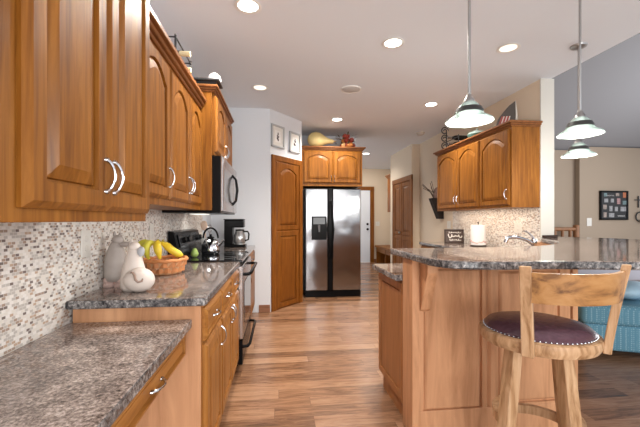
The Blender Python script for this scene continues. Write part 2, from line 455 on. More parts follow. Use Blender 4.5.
# white entry door at the end of the hall
d3 = setp(part('door_3', MB().box(1.90, 2.66, 10.205, 10.245, 0.0, 2.12), plain('white_door_paint', (0.74, 0.78, 0.84), 0.4)), None, None, None, 'structure')
part('door_casing', MB().box(2.67, 2.78, 10.19, 10.25, 0, 2.22, .004).box(1.82, 1.90, 10.19, 10.25, 0, 2.22, .004).box(1.82, 2.78, 10.185, 10.25, 2.12, 2.23, .004), W_DOOR, d3)
part('door_knob', MB().ball((2.58, 10.17, 0.98), 0.035).cyl((2.58, 10.17, .98), (2.58, 10.205, .98), .03).cyl((2.58, 10.17, 1.13), (2.58, 10.205, 1.13), .032), BLACK, d3, True)

# ================================================================== LEFT SIDE
XL = lambda x, z=0, y=0: frame_M((x, y, z), (0, 1, 0))
# --- near upper cabinet
t = root('upper_cabinet', (-0.7, 0.9, 1.245), 'large near wall cabinet with tall raised panel doors above the desk', 'cabinet')
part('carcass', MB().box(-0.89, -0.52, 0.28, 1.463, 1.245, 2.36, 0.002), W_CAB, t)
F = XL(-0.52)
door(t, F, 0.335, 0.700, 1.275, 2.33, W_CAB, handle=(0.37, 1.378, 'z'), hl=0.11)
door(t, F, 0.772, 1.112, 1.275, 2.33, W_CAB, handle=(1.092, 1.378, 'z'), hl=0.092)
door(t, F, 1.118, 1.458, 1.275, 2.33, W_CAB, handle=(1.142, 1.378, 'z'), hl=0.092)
crown(t, (-0.89, -0.52, 0.28, 1.463), 2.36, 2.43, (0, .05, 0, 0))
# --- second run of uppers, three arched doors
t = root('upper_cabinet', (-0.7, 2.1, 1.33), 'wall cabinet with three arched doors between the near cabinet and microwave', 'cabinet')
part('carcass', MB().box(-0.89, -0.60, 1.468, 2.80, 1.325, 2.10, 0.002), W_CAB, t)
F = XL(-0.60)
door(t, F, 1.55, 1.985, 1.36, 2.075, W_CAB, arch=0.075, handle=(1.965, 1.475, 'z'))
door(t, F, 2.00, 2.405, 1.36, 2.075, W_CAB, arch=0.075, handle=(2.383, 1.475, 'z'))
door(t, F, 2.411, 2.785, 1.36, 2.075, W_CAB, arch=0.075, handle=(2.436, 1.475, 'z'))
crown(t, (-0.89, -0.60, 1.468, 2.80), 2.10, 2.175, (0, .05, 0, 0))
# --- end panel + cabinet over microwave
t = root('upper_cabinet', (-0.7, 3.3, 1.33), 'taller wall cabinet with end panel mounted above the microwave', 'cabinet')
part('end_panel', MB().box(-0.89, -0.515, 2.805, 2.828, 1.325, 2.235, 0.002), W_CAB, t)
part('carcass', MB().box(-0.89, -0.50, 2.83, 3.76, 1.755, 2.235, 0.002), W_CAB, t)
F = XL(-0.50)
door(t, F, 2.845, 3.29, 1.78, 2.22, W_CAB, arch=0.06, handle=(3.265, 1.86, 'z'))
door(t, F, 3.296, 3.745, 1.78, 2.22, W_CAB, arch=0.06, handle=(3.32, 1.86, 'z'))
crown(t, (-0.89, -0.50, 2.805, 3.76), 2.235, 2.287, (0, .035, .025, .03))
# --- microwave
t = root('microwave', (-0.68, 3.28, 1.32), 'stainless over the range microwave below the taller wall cabinet', 'microwave')
part('body', MB().box(-0.89, -0.452, 2.835, 3.74, 1.305, 1.75, 0.004), BLACK, t)
part('door', MB().box(-0.452, -0.436, 2.838, 3.50, 1.32, 1.748, 0.004), STEEL, t)
part('window', MB().box(-0.4365, -0.434, 2.93, 3.34, 1.40, 1.66, 0.001), plain('smoked_window', (0.22, 0.22, 0.225), 0.12, 0.6), t)
part('control_panel', MB().box(-0.452, -0.436, 3.505, 3.737, 1.32, 1.748, 0.004), STEEL, t)
part('vent_grille', MB().box(-0.438, -0.434, 2.86, 3.72, 1.685, 1.735, 0.001).box(-0.4345, -0.4325, 2.87, 3.71, 1.70, 1.703).box(-0.4345, -0.4325, 2.87, 3.71, 1.715, 1.718), STEEL, t)
part('handle', MB().tube([(-0.44, 3.43, 1.39), (-0.405, 3.43, 1.43), (-0.392, 3.43, 1.53), (-0.405, 3.43, 1.63), (-0.44, 3.43, 1.67)], 0.012, 10), BLACK, t, True)
lamp = MB().box(-0.80, -0.66, 3.30, 3.50, 1.302, 1.3055)
part('task_light', lamp, glow('hood_lamp', (1, .96, .9), 1.0), t)
a = area('hood_task_light', (-0.73, 3.45, 1.298), (-0.65, 3.9, 0.9), 0.18, 0.14, 0.8, (1, .97, .93)); a.parent = t; a.location = Vector(a.location)-OFF[t.name]

# --- desk (lower worktop with a pencil drawer over a knee hole)
edge_faces(thing('desk_worktop', MB().prism([(-0.892, 0.1), (-0.385, 0.1), (-0.385, 1.633), (-0.892, 1.633)], 0.77, 0.81, 0.006), TOP_DESK_LIT,
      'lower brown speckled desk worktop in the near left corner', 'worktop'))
t = root('desk_cabinet', (-0.6, 1.0, 0.62), 'wooden pencil drawer unit under the lower desk worktop', 'drawer')
part('carcass', MB().box(-0.88, -0.425, 0.15, 1.63, 0.645, 0.768, 0.002), W_BASEH_LIT, t)
F = XL(-0.425)
for a_, b_ in ((0.2, 0.84), (0.855, 1.615)):
    d = part('drawer_front', raised_panel(MB(), F, a_, b_, 0.65, 0.764, fr=0.022, flat=True), W_BASEH_LIT, t)
    part('handle', pull(MB(), F, (a_+b_)/2, 0.70, 'x', ln=0.10), CHROME, d, True, label='curved chrome handle')
# --- base cabinets
t = root('base_cabinet', (-0.6, 2.3, 0), 'base cabinet run with drawers over doors between desk and range', 'cabinet')
part('carcass', MB().box(-0.88, -0.345, 1.642, 2.955, 0.09, 0.868, 0.002), W_BASE_LIT, t)
part('end_panel', MB().box(-0.88, -0.347, 1.636, 1.6425, 0.0, 0.868, 0.001), W_BAR, t)  # paler wood than the carcass paints the flash light onto this panel
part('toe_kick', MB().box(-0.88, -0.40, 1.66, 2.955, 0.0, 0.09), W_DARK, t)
F = XL(-0.345)
for a_, b_ in ((1.66, 2.085), (2.10, 2.52), (2.53, 2.945)):
    d = part('drawer', raised_panel(MB(), F, a_, b_, 0.70, 0.85, fr=0.022, flat=True), W_BASEH_LIT, t)
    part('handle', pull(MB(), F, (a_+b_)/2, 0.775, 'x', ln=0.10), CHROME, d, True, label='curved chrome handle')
door(t, F, 1.66, 2.085, 0.11, 0.685, W_BASE_LIT, handle=(2.055, 0.60, 'z'))
door(t, F, 2.10, 2.52, 0.11, 0.685, W_BASE_LIT, handle=(2.49, 0.60, 'z'))
door(t, F, 2.53, 2.945, 0.11, 0.685, W_BASE_LIT, handle=(2.56, 0.60, 'z'))
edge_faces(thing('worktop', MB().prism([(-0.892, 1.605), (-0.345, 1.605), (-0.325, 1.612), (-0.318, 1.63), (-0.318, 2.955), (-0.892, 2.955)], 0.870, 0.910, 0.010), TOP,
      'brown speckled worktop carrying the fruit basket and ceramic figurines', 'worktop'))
# --- range
t = root('range', (-0.6, 3.4, 0), 'black and stainless steel electric range with glass cooktop', 'stove')
part('body', MB().box(-0.88, -0.335, 2.965, 3.815, 0.05, 0.90, 0.004), BLACK, t)
part('plinth', MB().box(-0.86, -0.38, 2.985, 3.795, 0.0, 0.05), BLACK, t)
part('cooktop', MB().box(-0.88, -0.30, 2.962, 3.818, 0.90, 0.922, 0.005), BLACK_GLASS, t)
part('burner', MB().lathe([(0.085, 0), (0.085, .0008), (0.08, .0008), (0.08, 0)], (-0.46, 3.18, 0.9222), 30, closed=True), plain('burner_ring', (0.2, 0.2, 0.2), 0.3), t)
part('burner', MB().lathe([(0.105, 0), (0.105, .0008), (0.10, .0008), (0.10, 0)], (-0.46, 3.6, 0.9222), 30, closed=True), plain('burner_ring_large', (0.2, 0.2, 0.2), 0.3), t)
od = part('oven_door', MB().box(-0.335, -0.295, 2.97, 3.81, 0.27, 0.87, 0.006), STEEL, t)
part('window', MB().box(-0.296, -0.292, 3.08, 3.70, 0.38, 0.72, 0.001), BLACK_GLASS, od)
part('handle', MB().tube([(-0.295, 3.0, 0.80), (-0.25, 3.01, 0.80), (-0.235, 3.06, 0.805), (-0.235, 3.72, 0.805), (-0.25, 3.77, 0.80), (-0.295, 3.78, 0.80)], 0.014, 10), BLACK, od, True)
dr = part('warming_drawer', MB().box(-0.335, -0.297, 2.97, 3.81, 0.06, 0.255, 0.006), BLACK, t)
part('handle', MB().tube([(-0.297, 3.0, 0.20), (-0.26, 3.01, 0.20), (-0.245, 3.06, 0.205), (-0.245, 3.72, 0.205), (-0.26, 3.77, 0.20), (-0.297, 3.78, 0.20)], 0.013, 10), BLACK, dr, True)
Mx = Matrix(((1, 0, 0, 0), (0, 0, 1, 0), (0, 1, 0, 0), (0, 0, 0, 1)))
part('backguard', MB().prism([(-0.885, 0.922), (-0.77, 0.922), (-0.80, 1.00), (-0.835, 1.15), (-0.885, 1.16)], 2.965, 3.815, 0.006, Mx), BLACK, t)
cpn = part('control_panel', MB().prism([(-0.793, 1.03), (-0.818, 1.13), (-0.822, 1.13), (-0.80, 1.02)], 3.02, 3.76, 0.0, Mx), plain('smoked_panel', (.05, .05, .052), .18), t)
for y_ in (3.10, 3.22, 3.56, 3.68):
    part('knob', MB().cyl((-0.80, y_, 1.08), (-0.775, y_, 1.085), 0.026, 0.022, 16), BLACK, cpn, True)
part('display', MB().box(-0.803, -0.797, 3.32, 3.46, 1.055, 1.11), BLACK_GLASS, cpn)
# --- far base and worktop past the range
t = root('base_cabinet', (-0.6, 4.3, 0), 'short base cabinet between the range and the back wall', 'cabinet')
part('carcass', MB().box(-0.88, -0.345, 3.83, 4.86, 0.09, 0.868, 0.002), W_CAB, t)
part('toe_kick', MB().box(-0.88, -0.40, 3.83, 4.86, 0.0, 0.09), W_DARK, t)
F = XL(-0.345)
d = part('drawer', raised_panel(MB(), F, 3.85, 4.84, 0.70, 0.85, fr=0.022, flat=True), W_CABH, t)
part('handle', pull(MB(), F, 4.35, 0.775, 'x'), CHROME, d, True)
door(t, F, 3.85, 4.84, 0.11, 0.685, W_CAB, handle=(3.9, 0.60, 'z'))
thing('worktop', MB().prism([(-0.892, 3.825), (-0.318, 3.825), (-0.318, 4.86), (-0.892, 4.86)], 0.870, 0.910, 0.008), TOP,
      'small brown worktop under the coffee maker beyond the range', 'worktop')

# ================================================================== FRIDGE WALL
t = root('refrigerator', (0.875, 6.0, 0), 'tall stainless side by side refrigerator with black trim', 'refrigerator')
part('cabinet', MB().box(0.415, 1.335, 5.76, 6.33, 0.03, 1.77, 0.006), BLACK, t)
part('base_grille', MB().box(0.42, 1.33, 5.70, 5.76, 0.0, 0.10, 0.006), BLACK, t)
dl = part('freezer_door', MB().box(0.425, 0.785, 5.69, 5.755, 0.11, 1.755, 0.012), STEEL_SHEET, t)
dr = part('fridge_door', MB().box(0.865, 1.328, 5.69, 5.755, 0.11, 1.755, 0.012), STEEL_SHEET, t)
part('door_trim', MB().box(0.787, 0.863, 5.68, 5.755, 0.11, 1.765, 0.01), BLACK, t)
part('dispenser', MB().box(0.52, 0.765, 5.684, 5.692, 0.93, 1.31, 0.003), BLACK, dl)
part('dispenser_panel', MB().box(0.545, 0.74, 5.680, 5.686, 1.18, 1.29, 0.002), BLACK_GLASS, dl)
part('dispenser_lever', MB().cyl((0.64, 5.68, 1.17), (0.64, 5.66, 1.06), 0.02, 0.014, 10), plain('grey_lever', (0.12, .12, .13), .3), dl, True)
for x_, p_ in ((0.808, dl), (0.842, dr)):
    sgn = -1 if x_ < 0.825 else 1
    part('handle', MB().tube([(x_, 5.685, 0.62), (x_, 5.655, 0.66), (x_+sgn*0.012, 5.645, 0.85), (x_+sgn*0.03, 5.64, 1.10), (x_+sgn*0.012, 5.645, 1.35), (x_, 5.655, 1.53), (x_, 5.685, 1.57)], 0.013, 10), BLACK, p_, True)
t = root('upper_cabinet', (0.87, 6.0, 1.8), 'two door wall cabinet above the refrigerator', 'cabinet')
part('carcass', MB().box(0.36, 1.36, 5.72, 6.33, 1.80, 2.385, 0.002), W_CAB, t)
F = frame_M((0, 5.72, 0), (1, 0, 0))
door(t, F, 0.395, 0.865, 1.85, 2.365, W_CAB, arch=0.06, handle=(0.842, 1.925, 'z'), hl=0.08)
door(t, F, 0.872, 1.335, 1.85, 2.365, W_CAB, arch=0.06, handle=(0.895, 1.925, 'z'), hl=0.08)
crown(t, (0.36, 1.36, 5.72, 6.33), 2.385, 2.44, (0, .05, .05, 0))
# frames on the angled wall
def picture(s0, s1, z0, z1, label, seed):
    c = PM @ Vector(((s0+s1)/2, 0, z0))
    r = root('picture_frame', c, label, 'picture', 'framed prints above the pantry door')
    part('frame', MB().box(s0, s1, -0.03, -0.002, z0, z0+.025, .004).box(s0, s1, -0.03, -0.002, z1-.025, z1, .004).box(s0, s0+.025, -0.03, -0.002, z0, z1, .004).box(s1-.025, s1, -0.03, -0.002, z0, z1, .004).xf(PM), plain('pewter_frame', (0.42, 0.43, 0.44), 0.5), r)
    part('mat_board', MB().box(s0+.02, s1-.02, -0.014, -0.003, z0+.02, z1-.02).xf(PM), plain('cream_mat', (0.72, 0.70, 0.66), 0.8), r)
    part('print', MB().box(s0+.075, s1-.075, -0.0155, -0.0142, z0+.075, z1-.075).xf(PM), plain('print_paper', (0.80, 0.79, 0.77), 0.8), r)
    rnd = random.Random(seed); mb = MB(); cx, cz = (s0+s1)/2, (z0+z1)/2
    for k in range(6):
        mb.ball((cx+rnd.uniform(-.018, .018), -0.0162, cz+rnd.uniform(-.05, .05)), rnd.uniform(.008, .018), .001, rnd.uniform(.012, .026), 10, 8)
    part('motif', mb.xf(PM), plain('ink', (0.10, 0.085, 0.09), 0.8), r)
picture(0.012, 0.285, 2.255, 2.565, 'pewter framed print on the angled wall, left of two', 3)
picture(0.41, 0.665, 2.245, 2.545, 'pewter framed print on the angled wall, right of two', 5)

# ================================================================== RIGHT WALL CABINETS
t = root('upper_cabinet', (2.6, 4.4, 1.385), 'honey wall cabinet with arched doors above the sink counter', 'cabinet')
part('carcass', MB().box(2.45, 2.772, 3.50, 5.28, 1.385, 2.245, 0.002), W_CAB, t)
F = frame_M((2.45, 0, 0), (0, -1, 0))
def fy(y): return -y
door(t, F, -4.085, -3.53, 1.41, 2.225, W_CAB, arch=0.085, handle=(-3.565, 1.53, 'z'))
door(t, F, -4.635, -4.105, 1.41, 2.225, W_CAB, arch=0.085, handle=(-4.605, 1.53, 'z'))
door(t, F, -5.255, -4.645, 1.41, 2.225, W_CAB, arch=0.085, handle=(-4.68, 1.53, 'z'))
crown(t, (2.45, 2.772, 3.50, 5.28), 2.245, 2.30, (.05, 0, .045, .05))
a = area('under_cabinet_light', (2.56, 4.4, 1.375), (2.64, 4.4, 0.9), 1.6, 0.08, 3.6, (1, .82, .64)); a.parent = t; a.location = Vector(a.location)-OFF[t.name]
# back counter with base
t = root('base_cabinet', (2.45, 4.3, 0), 'base cabinet of the sink counter along the right wall', 'cabinet')
part('carcass', MB().box(2.20, 2.77, 3.52, 5.30, 0.09, 0.868, 0.002), W_CAB, t)
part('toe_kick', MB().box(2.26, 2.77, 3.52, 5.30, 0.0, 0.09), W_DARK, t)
F = frame_M((2.20, 0, 0), (0, -1, 0))
for a_, b_ in ((-5.28, -4.66), (-4.64, -4.02), (-4.0, -3.54)):
    door(t, F, a_, b_, 0.11, 0.685, W_CAB, handle=(b_-.03, 0.60, 'z'))
    part('drawer', raised_panel(MB(), F, a_, b_, 0.70, 0.85, fr=0.022, flat=True), W_CABH, t)
edge_faces(thing('sink_worktop', MB().prism([(0.715, 2.125), (1.72, 2.125), (2.10, 2.64), (2.42, 3.02), (2.56, 3.20), (2.60, 3.50), (2.765, 3.51), (2.765, 5.32), (2.17, 5.32), (2.17, 2.80), (2.0, 2.70), (0.735, 2.70), (0.715, 2.68)], 0.870, 0.910, 0.008), TOP,
      'lower L shaped worktop behind the raised bar, carrying the faucet', 'worktop'))

# ================================================================== BAR
def smooth_poly(pts, it=3):
    for _ in range(it):
        q = []
        for i in range(len(pts)):
            a, b = Vector(pts[i]), Vector(pts[(i+1) % len(pts)])
            q += [tuple(a*.75+b*.25), tuple(a*.25+b*.75)]
        pts = q
    return pts
outer = [(0.74, 2.30), (0.735, 2.30), (0.735, 1.86), (0.735, 1.60), (0.90, 1.50), (1.30, 1.50), (1.70, 1.40), (2.25, 1.42), (2.85, 1.75), (3.30, 2.30), (3.50, 2.95), (3.42, 3.35), (3.14, 3.66)]
inner = [(2.96, 3.70), (2.95, 3.66), (2.945, 3.475), (2.765, 3.475), (2.62, 3.30), (2.40, 2.75), (1.80, 2.30)]
bar = smooth_poly(outer+inner, 2)
t = thing('bar_counter', MB().prism(bar, 1.022, 1.062, 0.010), TOP, 'raised curved bar counter with polished dark speckled surface', 'counter')
t.data.materials.append(TOP_EDGE)
for p in t.data.polygons:
    if abs(p.normal.z) < 0.5: p.material_index = 1
t = root('bar_cabinet', (1.3, 2.05, 0), 'wood panelled bar wall supporting the raised curved counter', 'bar')
part('core', MB().prism([(0.765, 1.985), (1.80, 1.985), (2.72, 3.10), (2.765, 3.47), (2.64, 3.47), (2.59, 3.14), (1.73, 2.115), (0.765, 2.115)], 0, 1.02), W_BAR, t)
F = frame_M((0, 1.985, 0), (1, 0, 0))
part('face_panel', raised_panel(MB(), F, 0.785, 1.225, 0.10, 1.015, t=0.024, fr=0.040, raise_w=0.012), W_BAR, t)
part('face_panel', raised_panel(MB(), F, 1.225, 1.745, 0.10, 1.015, t=0.024, fr=0.062, raise_w=0.012), W_BAR, t)
part('skirting', MB().box(0.76, 1.80, 1.958, 1.985, 0.0, 0.15, 0.004), W_BAR, t)
part('corner_post', MB().box(0.757, 0.80, 1.955, 2.118, 0.0, 1.02, 0.005), W_BAR, t)
part('pilaster', MB().box(1.765, 1.80, 1.955, 1.985, 0.0, 1.02, 0.004).box(1.72, 1.755, 1.962, 1.985, 0.0, 1.02, .004), W_BAR, t)
# corbel bracket
Mc = Matrix(((0, 0, 1, 0), (1, 0, 0, 0), (0, 1, 0, 0), (0, 0, 0, 1)))
part('corbel', MB().prism([(1.967, 0.72), (1.967, 1.018), (1.85, 1.018), (1.85, 0.96), (1.875, 0.90), (1.90, 0.84), (1.925, 0.79), (1.945, 0.74)], 0.803, 0.863, 0.004, Mc), W_BAR, t)
# peninsula base cabinet behind the bar wall
t = root('peninsula_cabinet', (1.3, 2.4, 0), 'wood peninsula base cabinet with panelled end beside the walkway', 'cabinet')
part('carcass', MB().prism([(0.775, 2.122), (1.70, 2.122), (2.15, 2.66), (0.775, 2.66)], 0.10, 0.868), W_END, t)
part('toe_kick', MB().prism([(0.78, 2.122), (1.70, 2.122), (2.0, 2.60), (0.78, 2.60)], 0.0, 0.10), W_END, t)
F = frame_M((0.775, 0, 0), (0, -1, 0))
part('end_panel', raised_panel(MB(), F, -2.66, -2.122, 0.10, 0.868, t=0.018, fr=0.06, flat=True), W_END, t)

# ================================================================== STOOL
def make_stool():
    r = root('bar_stool', (0, 0, 0), 'wooden swivel bar stool with purple leather seat at the bar', 'stool')
    H = 0.745
    part('seat_rim', MB().lathe([(0.0, H-0.055), (0.19, H-0.055), (0.232, H-0.045), (0.245, H-0.02), (0.24, H+0.004), (0.222, H+0.010), (0.0, H+0.010)], seg=48), W_STOOL, r, True)
    cu = part('cushion', MB().lathe([(0.0, H+0.005), (0.218, H+0.005), (0.220, H+0.020), (0.205, H+0.036), (0.15, H+0.050), (0.07, H+0.056), (0.0, H+0.057)], seg=48), LEATHER, r, True, label='purple brown leather cushion')
    mb = MB()
    for k in range(72):
        a = 2*PI*k/72; mb.ball((0.2215*math.cos(a), 0.2215*math.sin(a), H+0.014), 0.0042, seg=6, ring=5)
    o = part('nail_trim', mb, CHROME, cu, True, label='row of bright nail heads')
    # backrest: local -y is the back
    for sgn in (-1, 1):
        a0 = -PI/2 + sgn*math.radians(45)
        p = Vector((math.cos(a0), math.sin(a0), 0)); tdir = Vector((-p.y, p.x, 0))
        b = bmesh.new(); rings = []
        for k in range(9):
            u = k/8; z = H-0.045+u*0.37; rad = 0.250+0.062*u**1.2
            c = p*rad + Vector((0, 0, z)) ; wdt = 0.0225-0.002*u; th = 0.015
            rings.append([b.verts.new(c+tdir*sx*wdt+p*sy*th) for sx, sy in ((-1, -1), (1, -1), (1, 1), (-1, 1))])
        for A, B in zip(rings, rings[1:]):
            for k in range(4): b.faces.new((A[k], A[(k+1) % 4], B[(k+1) % 4], B[k]))
        b.faces.new(rings[0][::-1]); b.faces.new(rings[-1]); bmesh.ops.recalc_face_normals(b, faces=b.faces[:])
        bmesh.ops.bevel(b, geom=b.edges[:], offset=0.003, segments=1, affect='EDGES')
        part('back_post', MB().merge(b), W_STOOL, r)
    b = bmesh.new(); rings = []
    for k in range(17):
        u = k/16; a = -PI/2 + math.radians(-42+84*u)
        p = Vector((math.cos(a), math.sin(a), 0)); R0 = 0.282
        e = [(R0, H+0.182), (R0+0.018, H+0.182), (R0+0.028, H+0.302), (R0+0.010, H+0.302)]
        rings.append([b.verts.new(p*rr+Vector((0, 0, zz))) for rr, zz in e])
    for A, B in zip(rings, rings[1:]):
        for k in range(4): b.faces.new((A[k], A[(k+1) % 4], B[(k+1) % 4], B[k]))
    b.faces.new(rings[0][::-1]); b.faces.new(rings[-1]); bmesh.ops.recalc_face_normals(b, faces=b.faces[:])
    part('back_slat', MB().merge(b), W_SLAT, r, True)
    for k in range(4):
        a = PI/4 + k*PI/2 - math.radians(35)
        p = Vector((math.cos(a), math.sin(a), 0)); tdir = Vector((-p.y, p.x, 0))
        b = bmesh.new(); rings = []
        for rad, z, s_ in ((0.130, H-0.050, 0.029), (0.165, 0.40, 0.031), (0.215, 0.0, 0.024)):
            rings.append([b.verts.new(p*rad+Vector((0, 0, z))+tdir*sx*s_+p*sy*s_*0.85) for sx, sy in ((-1, -1), (1, -1), (1, 1), (-1, 1))])
        for A, B in zip(rings, rings[1:]):
            for q_ in range(4): b.faces.new((A[q_], A[(q_+1) % 4], B[(q_+1) % 4], B[q_]))
        b.faces.new(rings[0][::-1]); b.faces.new(rings[-1]); bmesh.ops.recalc_face_normals(b, faces=b.faces[:])
        bmesh.ops.bevel(b, geom=b.edges[:], offset=0.004, segments=1, affect='EDGES')
        part('leg', MB().merge(b), W_STOOL, r)
    for k in range(4):
        a0 = PI/4+k*PI/2-math.radians(35); a1 = a0+PI/2; zz = 0.35 if k % 2 else 0.30
        pts = []
        for j in range(9):
            u = j/8; a = a0+(a1-a0)*u
            R_ = 0.172*(1-0.0*math.sin(PI*u))
            pts.append((R_*math.cos(a), R_*math.sin(a), zz))
        b = bmesh.new(); rings = []
        for (x, y, z) in pts:
            p = Vector((x, y, 0)).normalized()
            rings.append([b.verts.new(Vector((x, y, z))+p*dx+Vector((0, 0, dz))) for dx, dz in ((-.012, -.02), (.012, -.02), (.012, .02), (-.012, .02))])
        for A, B in zip(rings, rings[1:]):
            for q_ in range(4): b.faces.new((A[q_], A[(q_+1) % 4], B[(q_+1) % 4], B[q_]))
        b.faces.new(rings[0][::-1]); b.faces.new(rings[-1]); bmesh.ops.recalc_face_normals(b, faces=b.faces[:])
        part('stretcher', MB().merge(b), W_STOOL, r)
    return r
LEATHER = plain('purple_leather', (0.085, 0.042, 0.058), 0.26, bump=0.4, bscale=60, var=0.35)
st = make_stool()
st.location = (1.172, 1.50, 0); st.rotation_euler = (0, 0, math.radians(0))

# ================================================================== PENDANTS AND CEILING LIGHTS
def make_pendant():
    r = root('pendant_light', (0, 0, 0), 'x', 'lamp')
    zb = 0.0                     # origin at the lower edge of the shade
    top = CE-1.80
    part('rod', MB().cyl((0, 0, 0.14), (0, 0, top-0.01), 0.0075, seg=12), NICKEL, r, True)
    part('canopy', MB().lathe([(0, top-0.028), (0.03, top-0.028), (0.06, top-0.018), (0.066, top), (0, top)]), NICKEL, r, True)
    part('socket_cap', MB().lathe([(0, 0.155), (0.014, 0.155), (0.018, 0.140), (0.026, 0.132), (0.032, 0.118), (0.034, 0.105), (0, 0.105)]), NICKEL, r, True)
    k_ = 0.82
    P_ = lambda prof: [(r_*k_, z_) for r_, z_ in prof]
    sh = part('lamp_shade', MB().lathe(P_([(0.040, 0.112), (0.060, 0.096), (0.078, 0.078), (0.086, 0.052), (0.112, 0.030), (0.150, 0.012), (0.157, 0.0),
                                        (0.152, 0.0), (0.146, 0.007), (0.109, 0.025), (0.082, 0.048), (0.074, 0.074), (0.056, 0.092), (0.037, 0.108)]), seg=40, closed=True), FROST, r, True)
    part('shade_band', MB().lathe(P_([(0.081, 0.079), (0.092, 0.060), (0.094, 0.050), (0.088, 0.048), (0.085, 0.058), (0.078, 0.077)]), seg=40, closed=True), plain('dark_bronze', (0.02, .02, .02), .5), sh, True)
    part('bulb', MB().lathe(P_([(0, 0.10), (0.03, 0.095), (0.062, 0.055), (0.070, 0.030), (0.055, 0.010), (0, 0.002)])), BULB, r, True)
    l = bpy.data.lights.new('pendant_bulb_light', 'POINT'); l.energy = 13; l.color = (1, .95, .87); l.shadow_soft_size = 0.06
    o = bpy.data.objects.new('pendant_bulb_light', l); COL.objects.link(o); o.location = (0, 0, -0.10); o.parent = r
    return r
p1 = make_pendant()
PL = ['nearest glass pendant lamp, hanging in front of the honey wall cabinet',
      'middle glass pendant lamp, higher of the two beside the white column',
      'farthest glass pendant lamp, smaller and lower beside the white column']
for k, (x, y) in enumerate(((1.07, 1.90), (1.945, 2.10), (2.58, 2.80))):
    o = p1 if k == 0 else copy_tree(p1)
    o.location = (x, y, 1.805); o['label'] = PL[k]; o['group'] = 'glass pendants over the bar'
def make_can(lit=True, watts=110):
    r = root('recessed_light', (0, 0, 0), 'x', 'ceiling light')
    part('trim_ring', MB().lathe([(0.070, 0.0), (0.092, -0.001), (0.096, -0.006), (0.088, -0.009), (0.070, -0.006)], seg=36, closed=True), WHITE, r, True)
    part('bulb', MB().lathe([(0, -0.0045), (0.05, -0.0045), (0.071, -0.003), (0.071, -0.001), (0, -0.001)], seg=30), CAN_GLOW if lit else CAN_DIM, r, True)
    if lit:
        l = bpy.data.lights.new('can_spot', 'SPOT'); l.energy = watts; l.spot_size = math.radians(150); l.spot_blend = 0.8
        l.color = (1, .93, .84); l.shadow_soft_size = 0.07
        o = bpy.data.objects.new('can_spot', l); COL.objects.link(o); o.location = (0, 0, -0.02); o.parent = r
    return r
can = make_can()
cans = [((-0.217, 2.54), 'bright recessed ceiling light nearest, above the left worktop'),
        ((0.965, 2.93), 'bright recessed ceiling light above the walkway, left of the near pendant rod'),
        ((0.864, 5.26), 'recessed ceiling light just in front of the refrigerator cabinet'),
        ((1.97, 4.43), 'recessed ceiling light in front of the honey wall cabinet'),
        ]
for k, ((x, y), lb) in enumerate(cans):
    o = can if k == 0 else copy_tree(can)
    o.location = (x, y, CE); o['label'] = lb; o['group'] = 'recessed ceiling lights'
hc = make_can(True, 28)
hc.location = (1.964, 7.89, CE); hc['label'] = 'small recessed light over the hall beyond the refrigerator'; hc['group'] = 'recessed ceiling lights'
dim = make_can(False)
for k, ((x, y), lb) in enumerate((((-0.214, 4.09), 'dim recessed ceiling light near the back wall and prints'), ((1.996, 2.90), 'dim recessed ceiling light between the two pendant rods'))):
    o = dim if k == 0 else copy_tree(dim)
    o.location = (x, y, CE); o['label'] = lb; o['group'] = 'recessed ceiling lights'
t = root('ceiling_speaker', (0.825, 4.03, CE), 'round white ceiling speaker in the middle of the kitchen ceiling', 'speaker')
part('grille', MB().lathe([(0, -0.008), (0.10, -0.007), (0.105, -0.004), (0.105, 0), (0, 0)], (0.825, 4.03, CE), 36), plain('speaker_grille', (0.6, .6, .6), .8, bump=0.3, bscale=600), t, True)
part('rim', MB().lathe([(0.104, 0), (0.118, 0), (0.116, -0.008), (0.106, -0.010)], (0.825, 4.03, CE), 36, closed=True), WHITE, t, True)
t = root('smoke_detector', (2.43, 5.90, CE), 'small round smoke detector on the ceiling near the closet wall', 'smoke detector')
part('base', MB().lathe([(0, -0.012), (0.072, -0.012), (0.075, 0), (0, 0)], (2.43, 5.9, CE), 28), plain('tan_plastic', (0.5, .44, .38), .5), t, True)
part('cover', MB().lathe([(0, -0.042), (0.045, -0.042), (0.062, -0.030), (0.066, -0.012), (0, -0.012)], (2.43, 5.9, CE), 28), plain('tan_plastic_cover', (0.5, .44, .38), .5), t, True)

# ================================================================== LEFT COUNTER OBJECTS
CERAM = plain('cream_ceramic', (0.66, 0.58, 0.52), 0.45, bump=0.1, bscale=25, var=0.10)
CERAM2 = plain('grey_ceramic', (0.37, 0.325, 0.295), 0.5, bump=0.1, bscale=25, var=0.15)
CZ = 0.9105
def blob(mb, spec, sub=2):
    """chain of (point, radius) grown into one smooth skin"""
    me = bpy.data.meshes.new('sk'); me.from_pydata([s_[0] for s_ in spec], [(i, i+1) for i in range(len(spec)-1)], [])
    ob = bpy.data.objects.new('sk', me); COL.objects.link(ob)
    md = ob.modifiers.new('s', 'SKIN'); ob.modifiers.new('v', 'SUBSURF').levels = sub
    for v, (_, rr) in zip(me.skin_vertices[0].data, spec): v.radius = rr if isinstance(rr, tuple) else (rr, rr)
    me.skin_vertices[0].data[0].use_root = True
    dg = bpy.context.evaluated_depsgraph_get(); ev = ob.evaluated_get(dg); m2 = bpy.data.meshes.new_from_object(ev)
    mb.bm.from_mesh(m2); bpy.data.objects.remove(ob); bpy.data.meshes.remove(me); bpy.data.meshes.remove(m2)
    return mb
fx, fy_ = -0.672, 1.80
t = root('ceramic_figurine', (fx, fy_, CZ), 'cream ceramic animal figurine seen from behind with curled tail', 'figurine')
